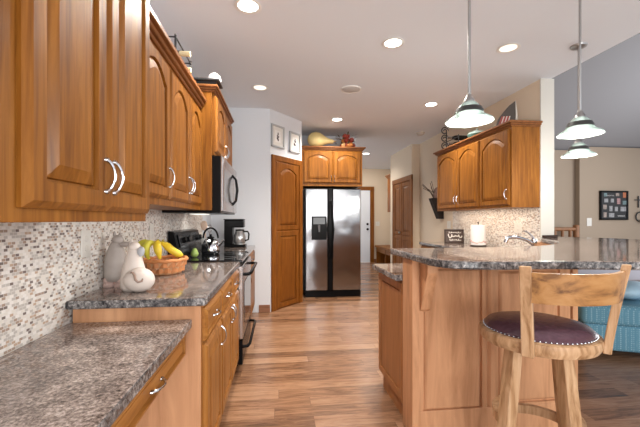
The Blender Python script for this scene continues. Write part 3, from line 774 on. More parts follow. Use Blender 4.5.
mb = MB().lathe([(0, 0), (0.050, 0), (0.060, 0.02), (0.058, 0.06), (0.049, 0.11), (0.037, 0.155), (0.027, 0.185), (0.024, 0.205), (0, 0.212)], (fx-0.03, fy_+0.02, CZ), 28)
part('body', mb, CERAM, t, True, angle=80)
part('rump', MB().ball((fx+0.012, fy_-0.025, CZ+0.055), 0.070, 0.060, 0.058), CERAM, t, True, angle=80)
part('head', MB().ball((fx-0.028, fy_+0.022, CZ+0.208), 0.027, 0.032, 0.026).ball((fx-0.006, fy_+0.03, CZ+0.192), 0.022, 0.020, 0.019), CERAM, t, True, angle=80)
part('ear', MB().ball((fx-0.042, fy_+0.02, CZ+0.228), 0.010, 0.008, 0.016), CERAM, t, True)
part('ear', MB().ball((fx+0.008, fy_+0.006, CZ+0.186), 0.017, 0.010, 0.024), plain('grey_blue_glaze', (0.42, .43, .46), .35), t, True, label='grey blue ear')
R0 = Vector((fx+0.015, fy_-0.086, CZ+0.06))
part('tail', MB().tube([R0+Vector(v) for v in ((-0.020, 0.004, 0.036), (-0.010, 0.001, 0.040), (0.0, -0.002, 0.026), (0.004, -0.003, 0.006), (0.016, -0.002, -0.006), (0.030, 0.002, -0.002), (0.034, 0.004, 0.010))], [.003, .005, .006, .006, .0055, .005, .003], 8), plain('brown_glaze', (0.30, .20, .15), .4), t, True, label='curled brown tail')
gx, gy = -0.832, 1.93
t = root('ceramic_figurine', (gx, gy, CZ), 'grey ceramic animal figurine standing against the mosaic backsplash', 'figurine')
mb = MB().lathe([(0, 0.03), (0.046, 0.03), (0.054, 0.06), (0.053, 0.12), (0.046, 0.165), (0.030, 0.205), (0.022, 0.225), (0, 0.235)], (gx, gy, CZ), 26)
part('body', mb, CERAM2, t, True, angle=80)
part('head', MB().ball((gx+0.01, gy, CZ+0.238), 0.027, 0.028, 0.025).ball((gx+0.048, gy-0.005, CZ+0.215), 0.030, 0.018, 0.014), CERAM2, t, True, angle=80)
part('ear', MB().ball((gx-0.006, gy, CZ+0.262), 0.008, 0.008, 0.020), CERAM2, t, True)
part('ear', MB().ball((gx+0.016, gy+.01, CZ+0.258), 0.008, 0.008, 0.016), CERAM2, t, True)
for s_ in (-1, 1):
    part('foot', MB().lathe([(0, 0), (0.028, 0), (0.030, 0.012), (0.025, 0.02), (0.029, 0.028), (0.024, 0.045), (0, 0.05)], (gx+s_*0.026, gy-0.012, CZ), 18), plain('pink_glaze', (0.50, .36, .32), .45), t, True, label='pinkish banded foot')
# fruit basket
bx_, by_ = -0.728, 2.38
t = root('fruit_basket', (bx_, by_, CZ), 'orange woven wooden basket holding bananas on the left worktop', 'basket')
WICK = plain('orange_wicker', (0.55, 0.21, 0.07), 0.55, var=0.35, bscale=30)
WICK2 = plain('pale_wicker', (0.62, 0.36, 0.20), 0.55, var=0.35, bscale=30)
Me = Matrix.Diagonal((0.90, 1.10, 1, 1))
part('base', MB().lathe([(0, 0.001), (0.105, 0.001), (0.108, 0.010), (0, 0.010)], seg=30).xf(Matrix.Translation((bx_, by_, CZ)) @ Me), WICK, t, True)
for k, z in enumerate((0.028, 0.062)):
    pts = []; r0 = 0.115+0.32*z
    for j in range(64):
        a = 2*PI*j/64; rr = r0+0.006*math.sin(16*a+PI*k)
        pts.append((bx_+rr*.9*math.cos(a), by_+rr*1.1*math.sin(a), CZ+z))
    b = bmesh.new(); n = len(pts); rg = []
    for (x, y, z_) in pts:
        d = Vector((x-bx_, y-by_, 0)).normalized()
        rg.append([b.verts.new(Vector((x, y, z_))+d*dx+Vector((0, 0, dz))) for dx, dz in ((-.002, -.014), (.002, -.014), (.004, .014), (0, .014))])
    for i in range(n):
        A, B = rg[i], rg[(i+1) % n]
        for q_ in range(4): b.faces.new((A[q_], A[(q_+1) % 4], B[(q_+1) % 4], B[q_]))
    bmesh.ops.recalc_face_normals(b, faces=b.faces[:])
    part('woven_band', MB().merge(b), WICK, t)
mb = MB()
for j in range(16):
    a = 2*PI*(j+.5)/16
    p0 = Vector((bx_+0.106*.9*math.cos(a), by_+0.106*1.1*math.sin(a), CZ+.004)); p1_ = Vector((bx_+0.143*.9*math.cos(a), by_+0.143*1.1*math.sin(a), CZ+.085))
    d = Vector((math.cos(a), math.sin(a), 0)); td = Vector((-d.y, d.x, 0))
    b = bmesh.new(); rg = [[b.verts.new(p+td*sx*.015+d*sy) for sx, sy in ((-1, -.002), (1, -.002), (1, .002), (-1, .002))] for p in (p0, (p0+p1_)/2+d*.002, p1_)]
    for A, B in zip(rg, rg[1:]):
        for q_ in range(4): b.faces.new((A[q_], A[(q_+1) % 4], B[(q_+1) % 4], B[q_]))
    b.faces.new(rg[0][::-1]); b.faces.new(rg[-1]); mb.merge(b)
part('stakes', mb, WICK2, t)
rim = [(bx_+0.145*.9*math.cos(2*PI*j/48), by_+0.145*1.1*math.sin(2*PI*j/48), CZ+.088+.003*math.sin(2*PI*j/48*12)) for j in range(48)]
part('rim', MB().tube(rim, 0.011, 8, True), WICK, t, True)
# bananas
YEL = plain('banana_peel', (0.80, 0.58, 0.04), 0.4, var=0.15, bscale=18)
YELG = plain('banana_peel_greenish', (0.62, 0.58, 0.06), 0.4, var=0.15, bscale=18)
TIP = plain('banana_stem', (0.35, 0.30, 0.06), 0.6)
def banana(c0, c1, bulge, m, label, r0=0.023):
    c0, c1, bulge = Vector(c0), Vector(c1), Vector(bulge)
    pts = []; rs = []
    for k in range(13):
        u = k/12; pts.append(c0.lerp(c1, u)+bulge*math.sin(PI*u)); rs.append(r0*min(1, .38+2.6*u)*min(1, .30+2.4*(1-u)))
    o = root('banana', pts[0], label, 'banana', 'bananas in the woven basket')
    part('peel', MB().tube(pts, rs, 10), m, o, True, angle=70)
    st0 = pts[0]; dv = (pts[0]-pts[1]).normalized()
    part('stem', MB().tube([st0, st0+dv*.012, st0+dv*.026+Vector((0, 0, .004))], [.0072, .0055, .006], 8), TIP, o, True)
hb = Vector((-0.762, 2.355, CZ+0.200))
for k, (e, bl, m, lb) in enumerate((
    ((-0.838, 2.305, CZ+0.108), (-0.035, -0.012, 0.035), YELG, 'leftmost greenish yellow banana of the bunch in the basket'),
    ((-0.785, 2.262, CZ+0.102), (-0.018, -0.045, 0.030), YELG, 'second banana from the left in the basket, hanging at the front'),
    ((-0.720, 2.262, CZ+0.102), (0.006, -0.045, 0.024), YEL, 'yellow banana in the middle of the bunch in the basket'),
    ((-0.620, 2.385, CZ+0.112), (0.025, -0.02, -0.020), YEL, 'yellow banana stretching right from the bunch along the basket rim'),
    ((-0.690, 2.470, CZ+0.125), (0.0, 0.02, -0.012), YEL, 'yellow banana lying behind the others at the far basket rim'))):
    banana(hb+Vector((0.017*(k-2), (0, -.012, -.010, .004, .018)[k], -0.003*abs(k-2))), e, bl, m, lb)
# pear on the cooktop
t = root('pear', (-0.745, 3.22, 0.923), 'small green pear on the cooktop in front of the backguard', 'fruit')
part('flesh', MB().lathe([(0, 0), (0.018, 0.002), (0.032, 0.018), (0.033, 0.036), (0.022, 0.062), (0.012, 0.078), (0, 0.082)], (-0.735, 3.22, 0.9235), 18), plain('pear_skin', (0.40, .55, .14), .4, var=.15), t, True, angle=80)
part('stem', MB().tube([(-0.735, 3.22, 1.003), (-0.732, 3.22, 1.018)], 0.002, 6), W_DARK, t)
# kettle
kx, ky, kz = -0.66, 3.55, 0.923
t = root('kettle', (kx, ky, kz), 'polished steel tea kettle with black arched handle on the range', 'kettle')
part('body', MB().lathe([(0, 0), (0.075, 0), (0.086, 0.012), (0.088, 0.04), (0.080, 0.09), (0.062, 0.13), (0.038, 0.152), (0, 0.158)], (kx, ky, kz), 30), CHROME, t, True, angle=60)
part('lid', MB().lathe([(0, 0.153), (0.036, 0.153), (0.034, 0.162), (0.012, 0.170), (0.010, 0.178), (0.014, 0.186), (0, 0.192)], (kx, ky, kz), 24), BLACK, t, True)
part('spout', MB().tube([(kx+.070, ky-.01, kz+.08), (kx+.105, ky-.015, kz+.105), (kx+.125, ky-.02, kz+.135)], [.02, .015, .012], 12), CHROME, t, True)
part('handle', MB().tube([(kx+.07*math.cos(a), ky, kz+.15+.10*math.sin(a)) for a in [PI*k/12 for k in range(13)]], 0.009, 10), BLACK, t, True)
# utensil crock
ux, uy = -0.78, 3.93
t = root('utensil_crock', (ux, uy, CZ), 'white crock beyond the range holding a wooden spoon', 'crock')
part('jar', MB().lathe([(0, 0), (0.05, 0), (0.056, 0.01), (0.056, 0.14), (0.060, 0.15), (0.054, 0.15), (0.050, 0.14), (0.05, 0.012), (0, 0.012)], (ux, uy, CZ), 26), plain('white_ceramic', (0.75, .75, .74), .25), t, True)
part('band', MB().lathe([(0.0565, 0.05), (0.058, 0.05), (0.058, 0.06), (0.0565, 0.06)], (ux, uy, CZ), 26, closed=True), BLACK, t)
t = root('wooden_spoon', (ux-.01, uy-.01, CZ+.014), 'pale wooden spoon standing in the white crock', 'spoon')
part('shaft', MB().tube([(ux+.01, uy+.005, CZ+.016), (ux-.012, uy-.012, CZ+.24)], 0.006, 8), plain('pale_wood', (0.60, .43, .33), .6), t, True)
part('bowl', MB().ball((ux-.016, uy-.015, CZ+.28), .036, .010, .052), plain('pale_wood_bowl', (0.60, .43, .33), .6), t, True)
t = root('whisk', (ux+.025, uy+.02, CZ+.014), 'steel whisk standing in the white crock', 'whisk')
mb = MB().tube([(ux+.020, uy+.025, CZ+.016), (ux+.034, uy+.03, CZ+.2)], 0.005, 8)
part('shaft', mb, CHROME, t, True)
mb = MB()
for k in range(4):
    a = PI*k/4; pts = []
    for j in range(13):
        th_ = 2*PI*j/13; pts.append((ux+.034+.024*math.sin(th_)*math.cos(a), uy+.03+.024*math.sin(th_)*math.sin(a), CZ+.245+.045*math.cos(th_)))
    mb.tube(pts, .0013, 5, True)
part('wires', mb, CHROME, t)
# coffee maker
cx_, cy_ = -0.585, 4.58
t = root('coffee_maker', (cx_, cy_, CZ), 'black drip coffee maker with glass carafe near the back wall', 'coffee maker')
part('base', MB().box(cx_-.09, cx_+.17, cy_-.09, cy_+.10, CZ, CZ+.035, .008), BLACK, t)
part('column', MB().box(cx_-.09, cx_+.012, cy_-.09, cy_+.10, CZ+.033, CZ+.26, .008), BLACK, t)
part('brew_head', MB().box(cx_-.09, cx_+.15, cy_-.092, cy_+.102, CZ+.245, CZ+.34, .014), BLACK, t)
part('water_lid', MB().box(cx_-.095, cx_+.15, cy_-.095, cy_+.105, CZ+.338, CZ+.352, .004), BLACK, t)
part('warming_plate', MB().cyl((cx_+.092, cy_, CZ+.034), (cx_+.092, cy_, CZ+.040), .074), NICKEL, t, True)
ca = part('carafe', MB().lathe([(0, 0.002), (0.062, 0.002), (0.076, 0.03), (0.076, 0.085), (0.060, 0.140), (0.054, 0.165), (0.052, 0.165), (0.058, 0.138), (0.073, 0.085), (0.073, 0.032), (0.060, 0.006), (0, 0.006)], (cx_+.092, cy_, CZ+.040), 28), plain('steel_glass', (0.45, .45, .45), .08, .7), t, True)
part('carafe_handle', MB().tube([(cx_+.14, cy_-.03, CZ+.195), (cx_+.195, cy_-.05, CZ+.195), (cx_+.21, cy_-.055, CZ+.165), (cx_+.203, cy_-.052, CZ+.095), (cx_+.163, cy_-.03, CZ+.08)], .010, 10), BLACK, ca, True)
part('carafe_lid', MB().lathe([(0, .165), (.056, .165), (.054, .18), (0, .185)], (cx_+.092, cy_, CZ+.04), 24), BLACK, ca, True)
# outlets
def plate(name, M, wd, h, label, cat='outlet', kind='outlet', group=None):
    o = root(name, M @ Vector((0, -.004, -h/2)), label, cat, group)
    part('cover_plate', MB().box(-wd/2, wd/2, -.006, -.0005, -h/2, h/2, .002).xf(M), PLATE, o)
    if kind == 'outlet':
        for dz in (-.022, .022):
            part('socket', MB().cyl((0, -.0055, dz), (0, -.0085, dz), .015, .014, 16).xf(M), PLATE2, o)
    else: part('rocker', MB().box(-.012, .012, -.010, -.005, -.025, .025, .002).xf(M), PLATE2, o)
PLATE = plain('ivory_plate', (0.70, .68, .63), .4); PLATE2 = plain('ivory_insert', (0.66, .64, .59), .4)
ML = lambda y, z: frame_M((-0.893, y, z), (0, 1, 0))
plate('wall_outlet', ML(1.76, 1.14), .078, .125, 'ivory outlet plate on the mosaic left of the figurines')
plate('wall_outlet', ML(2.62, 1.16), .078, .125, 'ivory outlet plate on the mosaic behind the fruit basket')

# ================================================================== ON TOP OF CABINETS
# wine rack
t = root('wine_rack', (-0.72, 2.44, 2.176), 'black iron wine rack on top of the three door cabinet', 'wine rack')
rz = 2.176; mb = MB()
Y0, Y1, X0, X1, Z1 = 2.30, 2.68, -0.82, -0.64, rz+.225
for y_ in (Y0, Y1):
    for x_ in (X0, X1):
        part('post', MB().tube([(x_, y_, rz), (x_, y_, Z1)], .007, 6).ball((x_, y_, Z1+.002), .008, seg=8, ring=6), IRON, t)
mb = MB()
for z_ in (rz+.018, rz+.12, Z1-.01):
    mb.tube([(X0, Y0, z_), (X1, Y0, z_), (X1, Y1, z_), (X0, Y1, z_)], .006, 6, True)
    mb.tube([(X0, (Y0+Y1)/2, z_), (X1, (Y0+Y1)/2, z_)], .004, 6)
part('rails', mb, IRON, t)
BOT = plain('dark_bottle_glass', (0.012, .014, .012), .08); CAP = plain('cream_capsule', (0.72, .62, .38), .45)
for (y_, z_, lb) in ((2.42, rz+.166, 'wine bottle with cream cap lying in the upper tier of the rack'), (2.44, rz+.068, 'wine bottle with cream cap lying in the lower tier of the rack')):
    o = root('wine_bottle', (-0.70, y_, z_-.038), lb, 'bottle', 'bottles in the wine rack')
    Mb = Matrix.Translation((-0.885, y_, z_)) @ Matrix.Rotation(PI/2, 4, 'Y')
    part('bottle_body', MB().lathe([(0, 0), (.034, 0), (.037, .01), (.037, .17), (.030, .20), (.014, .235), (.0135, .25), (0, .25)], seg=20, M=Mb), BOT, o, True)
    part('capsule', MB().lathe([(0, .305), (.0165, .305), (.0165, .245), (0.0135, .235), (0, .235)], seg=18, M=Mb), CAP, o, True)
# tray and white cap over the tall cabinet
t = thing('tray', MB().box(-.70, -.455, 2.785, 2.97, 2.318, 2.334, .004).box(-.68, -.48, 2.81, 2.822, 2.289, 2.319).box(-.68, -.48, 2.93, 2.942, 2.289, 2.319), IRON, 'dark footed tray on top of the taller cabinet', 'tray')
t = root('knit_cap', (-.50, 2.87, 2.335), 'round white textured ornament resting on the dark tray', 'ornament')
part('dome', MB().lathe([(0, .070), (.025, .066), (.045, .048), (.054, .018), (.052, .0), (0, 0)], (-.505, 2.875, 2.335), 26), plain('white_knit', (0.68, .66, .66), .9, bump=1.0, bscale=90, var=.3), t, True)
part('button', MB().ball((-.505, 2.875, 2.335+.070), .009), plain('white_knit_button', (0.68, .66, .66), .9), t, True)
# gourd and fruit cluster above the fridge
t = root('gourd', (.62, 5.80, 2.441), 'large pale yellow gourd lying on the refrigerator cabinet', 'gourd')
Mg = Matrix.Translation((.47, 5.79, 2.441+.137)) @ Matrix.Rotation(math.radians(95), 4, 'Y')
part('gourd_body', MB().lathe([(0, -.01), (.055, .005), (.102, .045), (.126, .12), (.120, .18), (.092, .24), (.058, .30), (.040, .36), (.032, .42), (0, .425)], seg=28, M=Mg), plain('gourd_skin', (0.72, .58, .26), .5, var=.15, bscale=12), t, True, angle=80)
part('stem', MB().cyl(Mg @ Vector((0, 0, .42)), Mg @ Vector((-.01, 0, .46)), .012, .009, 10), plain('gourd_stem', (.45, .33, .16), .7), t, True)
t = root('fruit_arrangement', (1.08, 5.84, 2.441), 'cluster of artificial red and orange fruit with leaves above the refrigerator', 'fruit arrangement')
FR = [plain('fruit_red', (.30, .035, .02), .4), plain('fruit_orange', (.62, .22, .05), .45), plain('fruit_peach', (.70, .42, .18), .5), plain('leaf_brown', (.09, .07, .03), .7)]
rnd = random.Random(4)
for k in range(26):
    u = k/26; lay = 0 if k < 13 else 1 if k < 21 else 2
    a = rnd.uniform(0, 2*PI); rr = (.15, .10, .05)[lay]*math.sqrt(rnd.random())
    c = (1.115+rr*math.cos(a)*1.0, 5.81+rr*math.sin(a)*.7, 2.441+.04+.075*lay+rnd.uniform(0, .02))
    part('fruit', MB().ball(c, rnd.uniform(.030, .042), seg=14, ring=10), FR[rnd.choice((0, 0, 1, 1, 2))], t, True)
mb = MB()
for k in range(40):
    a = rnd.uniform(0, 2*PI); p = Vector((1.10+.15*math.cos(a)*rnd.uniform(.6, 1.1), 5.81+.11*math.sin(a), 2.45+rnd.uniform(.02, .22)))
    d = Vector((math.cos(a), math.sin(a)*.6, rnd.uniform(-.2, .8))).normalized(); td = d.cross(Vector((0, 0, 1))).normalized()
    b = bmesh.new(); v = [b.verts.new(q_) for q_ in (p, p+d*.03+td*.016, p+d*.065, p+d*.03-td*.016)]; b.faces.new(v); mb.merge(b)
o = part('leaves', mb, FR[3], t); o['kind'] = 'stuff'
# scroll iron decor, dishes and triangular ornament over right cabinet
rt = 2.301
def spiral(c, r0, turns, n=26, flip=1):
    return [(c[0]+flip*(r0*(1-k/n*.75))*math.cos(2*PI*turns*k/n), c[1], c[2]+(r0*(1-k/n*.75))*math.sin(2*PI*turns*k/n)) for k in range(n+1)]
t = root('scroll_rack', (2.60, 5.0, rt), 'black scrolled wire rack with bottles on top of honey cabinet', 'wine rack')
mb = MB()
for z_ in (.07, .185, .30): mb.tube(spiral((2.50, 5.14, rt+z_), .062, 1.5), .008, 6)
part('scrolls', mb, IRON, t)
part('rails', MB().tube([(2.50, 5.10, rt+.02), (2.50, 4.72, rt+.02)], .006, 6).tube([(2.50, 5.10, rt+.12), (2.50, 4.72, rt+.12)], .006, 6).tube([(2.50, 4.72, rt), (2.50, 4.72, rt+.15)], .006, 6).tube([(2.50, 5.08, rt), (2.50, 5.08, rt+.30)], .008, 6), IRON, t)
for (y_, z_, lb) in ((4.95, rt+.065, 'dark bottle lying low in the scrolled wire rack'), (4.98, rt+.165, 'dark bottle with silver cap lying high in the scrolled wire rack')):
    o = root('wine_bottle', (2.6, y_, z_-.037), lb, 'bottle', 'bottles in the scrolled rack')
    Mb = Matrix.Translation((2.77, y_, z_)) @ Matrix.Rotation(-PI/2, 4, 'Y')
    part('bottle_body', MB().lathe([(0, 0), (.034, 0), (.037, .01), (.037, .17), (.030, .20), (.014, .235), (.0135, .25), (0, .25)], seg=20, M=Mb), BOT, o, True)
    part('capsule', MB().lathe([(0, .305), (.0165, .305), (.0165, .245), (0.0135, .235), (0, .235)], seg=18, M=Mb), CHROME, o, True)
t = root('covered_dish', (2.58, 4.4, rt), 'green glass covered dish on top of the honey cabinet', 'dish')
part('bowl', MB().lathe([(0, 0), (.05, 0), (.10, .03), (.125, .07), (.128, .075), (0, .075)], (2.60, 4.42, rt), 28), plain('green_glass', (.10, .22, .20), .08), t, True)
part('lid', MB().lathe([(.128, .075), (.11, .10), (.06, .125), (.012, .132), (.012, .145), (.018, .155), (0, .162)], (2.60, 4.42, rt), 28), plain('pale_green_glass', (.40, .52, .48), .08), t, True)
t = root('triangular_ornament', (2.6, 3.78, rt), 'tall pointed dark ornament with red and white stripes on the cabinet', 'ornament')
Mt = frame_M((2.455, 3.80, rt), (0.93, -0.36, 0))
part('case', MB().prism([(0.0, 0), (.20, 0), (.21, .14), (.205, .29), (.14, .24), (.08, .17), (.03, .10)], -.02, .02, .004, Mt @ Matrix.Rotation(PI/2, 4, 'X')), plain('dark_bronze_wood', (.06, .045, .035), .4), t)
part('edge_strip', MB().prism([(.200, 0), (.225, 0), (.222, .16), (.207, .295), (.203, .29), (.206, .14)], -.024, .024, .002, Mt @ Matrix.Rotation(PI/2, 4, 'X')), plain('pale_edge', (.62, .58, .52), .5), t)
mb = MB()
for k in range(3): mb.prism([(.02+.035*k, .01), (.045+.035*k, .01), (.08+.03*k, .12), (.062+.03*k, .12)], .021, .024, 0, Mt @ Matrix.Rotation(PI/2, 4, 'X'))
part('red_stripes', mb, plain('brick_red', (.35, .06, .05), .6), t)
mb = MB()
for k in range(3): mb.prism([(.046+.035*k, .012), (.054+.035*k, .012), (.092+.03*k, .12), (.081+.03*k, .12)], .021, .0235, 0, Mt @ Matrix.Rotation(PI/2, 4, 'X'))
part('white_stripes', mb, plain('off_white', (.70, .66, .60), .6), t)

# ================================================================== RIGHT COUNTER OBJECTS
# framed sign
sgM = frame_M((2.44, 4.98, CZ), (0.94, -0.34, 0)) @ Matrix.Rotation(math.radians(-8), 4, 'X')
t = root('tabletop_sign', sgM.translation, 'small dark framed sign with white script on the sink counter', 'sign')
part('board', MB().box(-.01, .24, -.006, .006, 0, .20).xf(sgM), plain('chocolate_board', (.06, .035, .028), .5), t)
part('frame', MB().box(-.02, .25, -.014, .008, -.001, .018, .003).box(-.02, .25, -.014, .008, .184, .203, .003).box(-.02, -.002, -.014, .008, 0, .203, .003).box(.232, .25, -.014, .008, 0, .203, .003).xf(sgM), W_DARK, t)
mb = MB()
def scribble(x0, x1, z, amp, n, r):
    pts = [(x0+(x1-x0)*k/60, -.0085, z+amp*math.sin(n*2*PI*k/60)*(.55+.45*math.sin(1.7*n*k/60+.6))) for k in range(61)]
    mb.tube([Vector(p)+Vector((.010*math.cos(n*2*PI*k/60), 0, 0)) for k, p in enumerate(pts)], r, 5)
scribble(.04, .20, .158, .010, 5, .0035); scribble(.025, .215, .108, .030, 4, .0065); scribble(.05, .20, .048, .012, 5, .004)
part('script', mb.xf(sgM), plain('white_script', (.78, .75, .70), .7), t)
# paper towel roll
px_, py_ = 2.585, 4.37
t = root('paper_towel_roll', (px_, py_, CZ), 'white paper towel roll standing on a holder by the mosaic', 'paper towel')
part('holder', MB().lathe([(0, 0), (.095, 0), (.098, .006), (.094, .014), (0, .014)], (px_, py_, CZ), 28).cyl((px_, py_, CZ+.01), (px_, py_, CZ+.30), .006).ball((px_, py_, CZ+.305), .012), W_DARK, t, True)
part('roll', MB().lathe([(0.02, .016), (.090, .016), (.091, .27), (.090, .276), (.02, .276)], (px_, py_, CZ), 30, closed=True), plain('paper_white', (.82, .80, .78), .9, bump=.2), t, True)
mb = MB(); rnd = random.Random(2)
for k in range(32):
    a = 2*PI*k/32; mb.ball((px_+.0912*math.cos(a), py_+.0912*math.sin(a), CZ+.055+rnd.uniform(-.014, .014)), .008, .008, .010, 8, 6)
part('printed_border', mb, plain('pink_print', (.66, .42, .38), .8), t, True)
# faucet
qx, qy = 2.33, 3.02
t = root('faucet', (qx, qy, CZ), 'chrome kitchen faucet with long spout on the sink counter', 'faucet')
part('base', MB().lathe([(0, 0), (.032, 0), (.032, .008), (.026, .016), (.024, .12), (.028, .15), (.022, .165), (0, .168)], (qx, qy, CZ), 24), CHROME, t, True)
part('spout', MB().tube([(qx-.01, qy, CZ+.12), (qx-.07, qy, CZ+.155), (qx-.15, qy, CZ+.178), (qx-.225, qy, CZ+.185), (qx-.262, qy, CZ+.175), (qx-.275, qy, CZ+.15), (qx-.278, qy, CZ+.135)], [.017, .016, .015, .016, .018, .018, .017], 12), CHROME, t, True)
part('lever', MB().tube([(qx, qy, CZ+.165), (qx-.02, qy, CZ+.19), (qx-.06, qy, CZ+.225), (qx-.10, qy, CZ+.24)], [.012, .009, .007, .006], 10), CHROME, t, True)
# ledge on the column
thing('ledge_block', MB().box(2.775, 2.93, 3.44, 3.473, 1.0625, 1.090, .004), W_DARK, 'dark wooden block on the bar against the white column', 'block')
# wall pocket with dried stems, behind the cabinet
t = root('wall_pocket', (2.74, 5.80, 1.27), 'dark wooden wall pocket with dried twigs beyond the honey cabinet', 'wall pocket')
Mw = Matrix(((1, 0, 0, 0), (0, 0, 1, 0), (0, 1, 0, 0), (0, 0, 0, 1)))
part('pocket', MB().prism([(2.778, 1.27), (2.70, 1.27), (2.56, 1.62), (2.585, 1.625), (2.72, 1.62), (2.778, 1.72)], 5.74, 5.87, .004, Mw), plain('ebony_wood', (.012, .006, .004), .8), t)
mb = MB(); rnd = random.Random(9)
for k in range(9):
    y_ = rnd.uniform(5.76, 5.85); dx = rnd.uniform(-.02, .14)
    mb.tube([(2.68, y_, 1.55), (2.62-dx*.4, y_+rnd.uniform(-.03, .03), 1.72), (2.60-dx*1.4, y_+rnd.uniform(-.05, .05), 1.70+rnd.uniform(.08, .22))], .005, 5)
part('twigs', mb, plain('dry_twig', (.10, .065, .045), .8), t)
part('pinecone', MB().ball((2.68, 5.78, 1.70), .07, .07, .11), plain('dried_flower', (.20, .13, .11), .9, bump=1.0, bscale=60, var=.4), t, True)
MRW = lambda y, z: frame_M((2.78, y, z), (0, -1, 0))
plate('light_switch', MRW(5.56, 1.17), .12, .125, 'white switch plate on the wall left of the right mosaic', 'switch', 'switch')
plate('wall_outlet', frame_M((2.772, 4.62, 1.16), (0, -1, 0)), .078, .125, 'ivory outlet on the mosaic between the sign and paper towel roll')
plate('wall_outlet', frame_M((2.772, 3.85, 1.16), (0, -1, 0)), .12, .125, 'ivory wide outlet plate on the mosaic above the faucet')
# hall bench and wall cabinet
t = root('hall_bench', (3.0, 9.3, 0), 'low wooden bench with open front at the end of the hall', 'bench')
part('seat_top', MB().box(2.80, 3.29, 8.35, 10.2, .46, .51, .005), W_CABH, t)
part('apron', MB().box(2.84, 2.86, 8.40, 10.15, .33, .46), W_CABH, t)
for y_ in (8.40, 9.25, 10.10): part('side_panel', MB().box(2.83, 3.28, y_, y_+.05, 0, .46, .003), W_DOOR, t)
t = root('hall_cabinet', (3.0, 8.55, 1.45), 'wooden wall cabinet above the hall bench', 'cabinet')
part('carcass', MB().box(2.75, 3.29, 8.3, 8.8, 1.45, 2.30, .003), W_DOOR, t)
crown(t, (2.75, 3.29, 8.3, 8.8), 2.30, 2.38, (.05, 0, .05, .05))
MH = frame_M((3.02, 10.25, 0), (1, 0, 0))
plate('light_switch', frame_M((2.90, 10.25, 1.14), (1, 0, 0)), .12, .13, 'white switch plate on the hall end wall beside the white door', 'switch', 'switch')

# ================================================================== LIVING ROOM BEYOND
plate('light_switch', frame_M((7.66, 8.0, 1.20), (1, 0, 0)), .13, .20, 'white switch plate on the tan wall beside the photo collage', 'switch', 'switch')
t = root('photo_collage', (8.32, 7.97, 1.25), 'black framed photo collage on the tan living room wall', 'picture')
part('frame', MB().box(7.93, 8.71, 7.955, 7.995, 1.25, 1.29, .005).box(7.93, 8.71, 7.955, 7.995, 1.94, 1.98, .005).box(7.93, 7.97, 7.955, 7.995, 1.25, 1.98, .005).box(8.67, 8.71, 7.955, 7.995, 1.25, 1.98, .005), BLACK, t)
part('backing', MB().box(7.95, 8.69, 7.972, 7.99, 1.27, 1.96), plain('black_mat', (.018, .018, .02), .7), t)
rnd = random.Random(11)
PHC = [plain(n_, c_, .6, var=.95, bscale=22) for n_, c_ in (('photo_warm', (.30, .24, .21)), ('photo_grey', (.27, .27, .28)), ('photo_orange', (.42, .13, .05)), ('photo_pink', (.34, .19, .19)), ('photo_teal', (.13, .20, .21)))]
for (x, z, w_, h_, c) in ((8.03, 1.83, .10, .10, 4), (8.36, 1.84, .11, .09, 0), (8.56, 1.80, .10, .15, 2), (8.04, 1.68, .12, .11, 1), (8.22, 1.68, .10, .11, 1), (8.39, 1.64, .11, .16, 3), (8.55, 1.63, .12, .11, 4),
                        (8.01, 1.51, .11, .13, 0), (8.18, 1.46, .10, .15, 1), (8.33, 1.46, .10, .13, 1), (8.49, 1.46, .17, .13, 1), (8.02, 1.31, .10, .14, 0), (8.17, 1.31, .16, .12, 1)):
    part('photo', MB().box(x+.008, x+w_-.008, 7.968, 7.972, z+.008, z+h_-.008), PHC[c], t)
mb = MB()
mb.tube([(8.42+.20*k/40, 7.969, 1.35+.018*math.sin(k*.9)) for k in range(41)], .004, 5)
mb.tube([(8.10+.22*k/40, 7.969, 1.86+.014*math.sin(k*1.1)) for k in range(41)], .003, 5)
part('script', mb, plain('grey_script', (.55, .55, .55), .6), t)
t = root('wall_cross', (9.02, 7.98, 1.56), 'dark iron cross on the tan wall right of the photo collage', 'cross')
part('upright', MB().box(9.005, 9.027, 7.97, 7.995, 1.56, 1.86, .006), IRON, t)
part('crossbar', MB().box(8.91, 9.12, 7.968, 7.995, 1.745, 1.767, .006), IRON, t)
t = root('wreath', (9.02, 7.97, 1.2), 'dark ring wreath on the tan wall below the cross', 'wreath')
part('ring', MB().tube([(9.06+.12*math.cos(2*PI*k/28), 7.975, 1.33+.12*math.sin(2*PI*k/28)) for k in range(28)], .014, 8, True), IRON, t, True)
part('bow', MB().ball((9.06, 7.955, 1.22), .05, .02, .04), plain('brown_bow', (.14, .09, .06), .8), t, True)
# log railing / headboard showing over the bar
t = root('log_railing', (6.9, 7.8, 0), 'rustic log railing in front of the tan wall, seen over the bar', 'railing')
LOG = plain('log_wood', (.26, .11, .04), .5, var=.4, bscale=12)
part('post', MB().cyl((7.12, 7.8, 0), (7.12, 7.8, 1.10), .07, .065, 14).ball((7.12, 7.8, 1.10), .066, .066, .04), LOG, t, True)
part('top_rail', MB().cyl((5.4, 7.8, 1.03), (7.12, 7.8, 1.03), .045, seg=12), LOG, t, True)
part('bottom_rail', MB().cyl((5.4, 7.8, .20), (7.12, 7.8, .20), .04, seg=12), LOG, t, True)
for k in range(8): part('baluster', MB().cyl((6.96-.2*k, 7.8, .2), (6.96-.2*k, 7.8, 1.03), .035, seg=10), LOG, t, True)
part('post', MB().cyl((5.4, 7.8, 0), (5.4, 7.8, 1.10), .07, .065, 14), LOG, t, True)
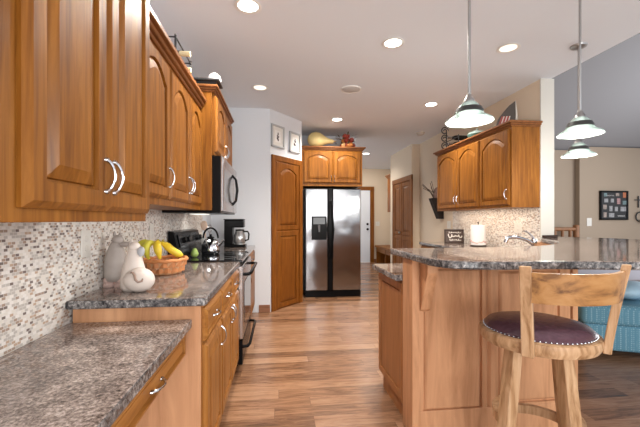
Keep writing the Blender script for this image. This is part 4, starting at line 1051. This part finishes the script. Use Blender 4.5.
# blue upholstered seat by the bar end
def blue_cloth():
    m, nt, b = mat('blue_dotted_cloth')
    tc = nt.nodes.new('ShaderNodeTexCoord'); v = nt.nodes.new('ShaderNodeTexVoronoi'); v.inputs['Scale'].default_value = 55; v.inputs['Randomness'].default_value = 0.12
    nt.links.new(tc.outputs['Object'], v.inputs['Vector'])
    r = ramp(nt, [(0.16, (0.33, 0.54, 0.62)), (0.42, (0.12, 0.30, 0.41))])
    nt.links.new(v.outputs['Distance'], r.inputs['Fac']); nt.links.new(r.outputs['Color'], b.inputs['Base Color']); b.inputs['Roughness'].default_value = 0.9
    return m
t = root('sofa_chaise', (3.4, 3.1, 0), 'turquoise blue patterned upholstered chaise at the end of the bar', 'sofa')
ang = math.atan2(-0.27, 0.62)
Ms = Matrix.Translation((2.80, 2.975, 0)) @ Matrix.Rotation(ang, 4, 'Z')
part('seat_base', MB().box(0, 1.9, 0, .75, .06, .30, .03, 3).xf(Ms), blue_cloth(), t, True)
part('seat_cushion', MB().box(-.02, 1.92, -.02, .76, .29, .48, .05, 4).xf(Ms), blue_cloth(), t, True)
for x_ in (.10, 1.78):
    for y_ in (.08, .66): part('leg', MB().box(x_, x_+.05, y_, y_+.05, 0, .07).xf(Ms), W_DARK, t)
t = thing('throw_pillow', MB().ball((0, 0, 0), .24, .15, .085, 24, 14).xf(Matrix.Translation((3.38, 3.06, .575)) @ Matrix.Rotation(.3, 4, 'Z')), plain('ice_blue_satin', (.42, .62, .78), .4, var=.35, bscale=7), 'shiny light blue pillow lying on the turquoise chaise', 'pillow', None, True)
# grey sofa and side table farther back
t = root('grey_sofa', (6.0, 6.2, 0), 'grey sofa far back in the living room below the bar edge', 'sofa')
GS = plain('grey_sofa_cloth', (.30, .30, .34), .9, bump=.2)
part('seat', MB().box(5.2, 6.9, 6.0, 6.9, .08, .46, .05, 3), GS, t, True)
part('backrest', MB().box(5.2, 6.9, 6.75, 7.0, .40, .86, .06, 3), GS, t, True)
for x_ in (5.05, 6.85): part('armrest', MB().box(x_, x_+.2, 6.0, 7.0, .08, .64, .05, 3), GS, t, True)
for x_ in (5.2, 6.8):
    for y_ in (6.05, 6.85): part('leg', MB().box(x_, x_+.06, y_, y_+.06, 0, .09), W_DARK, t)
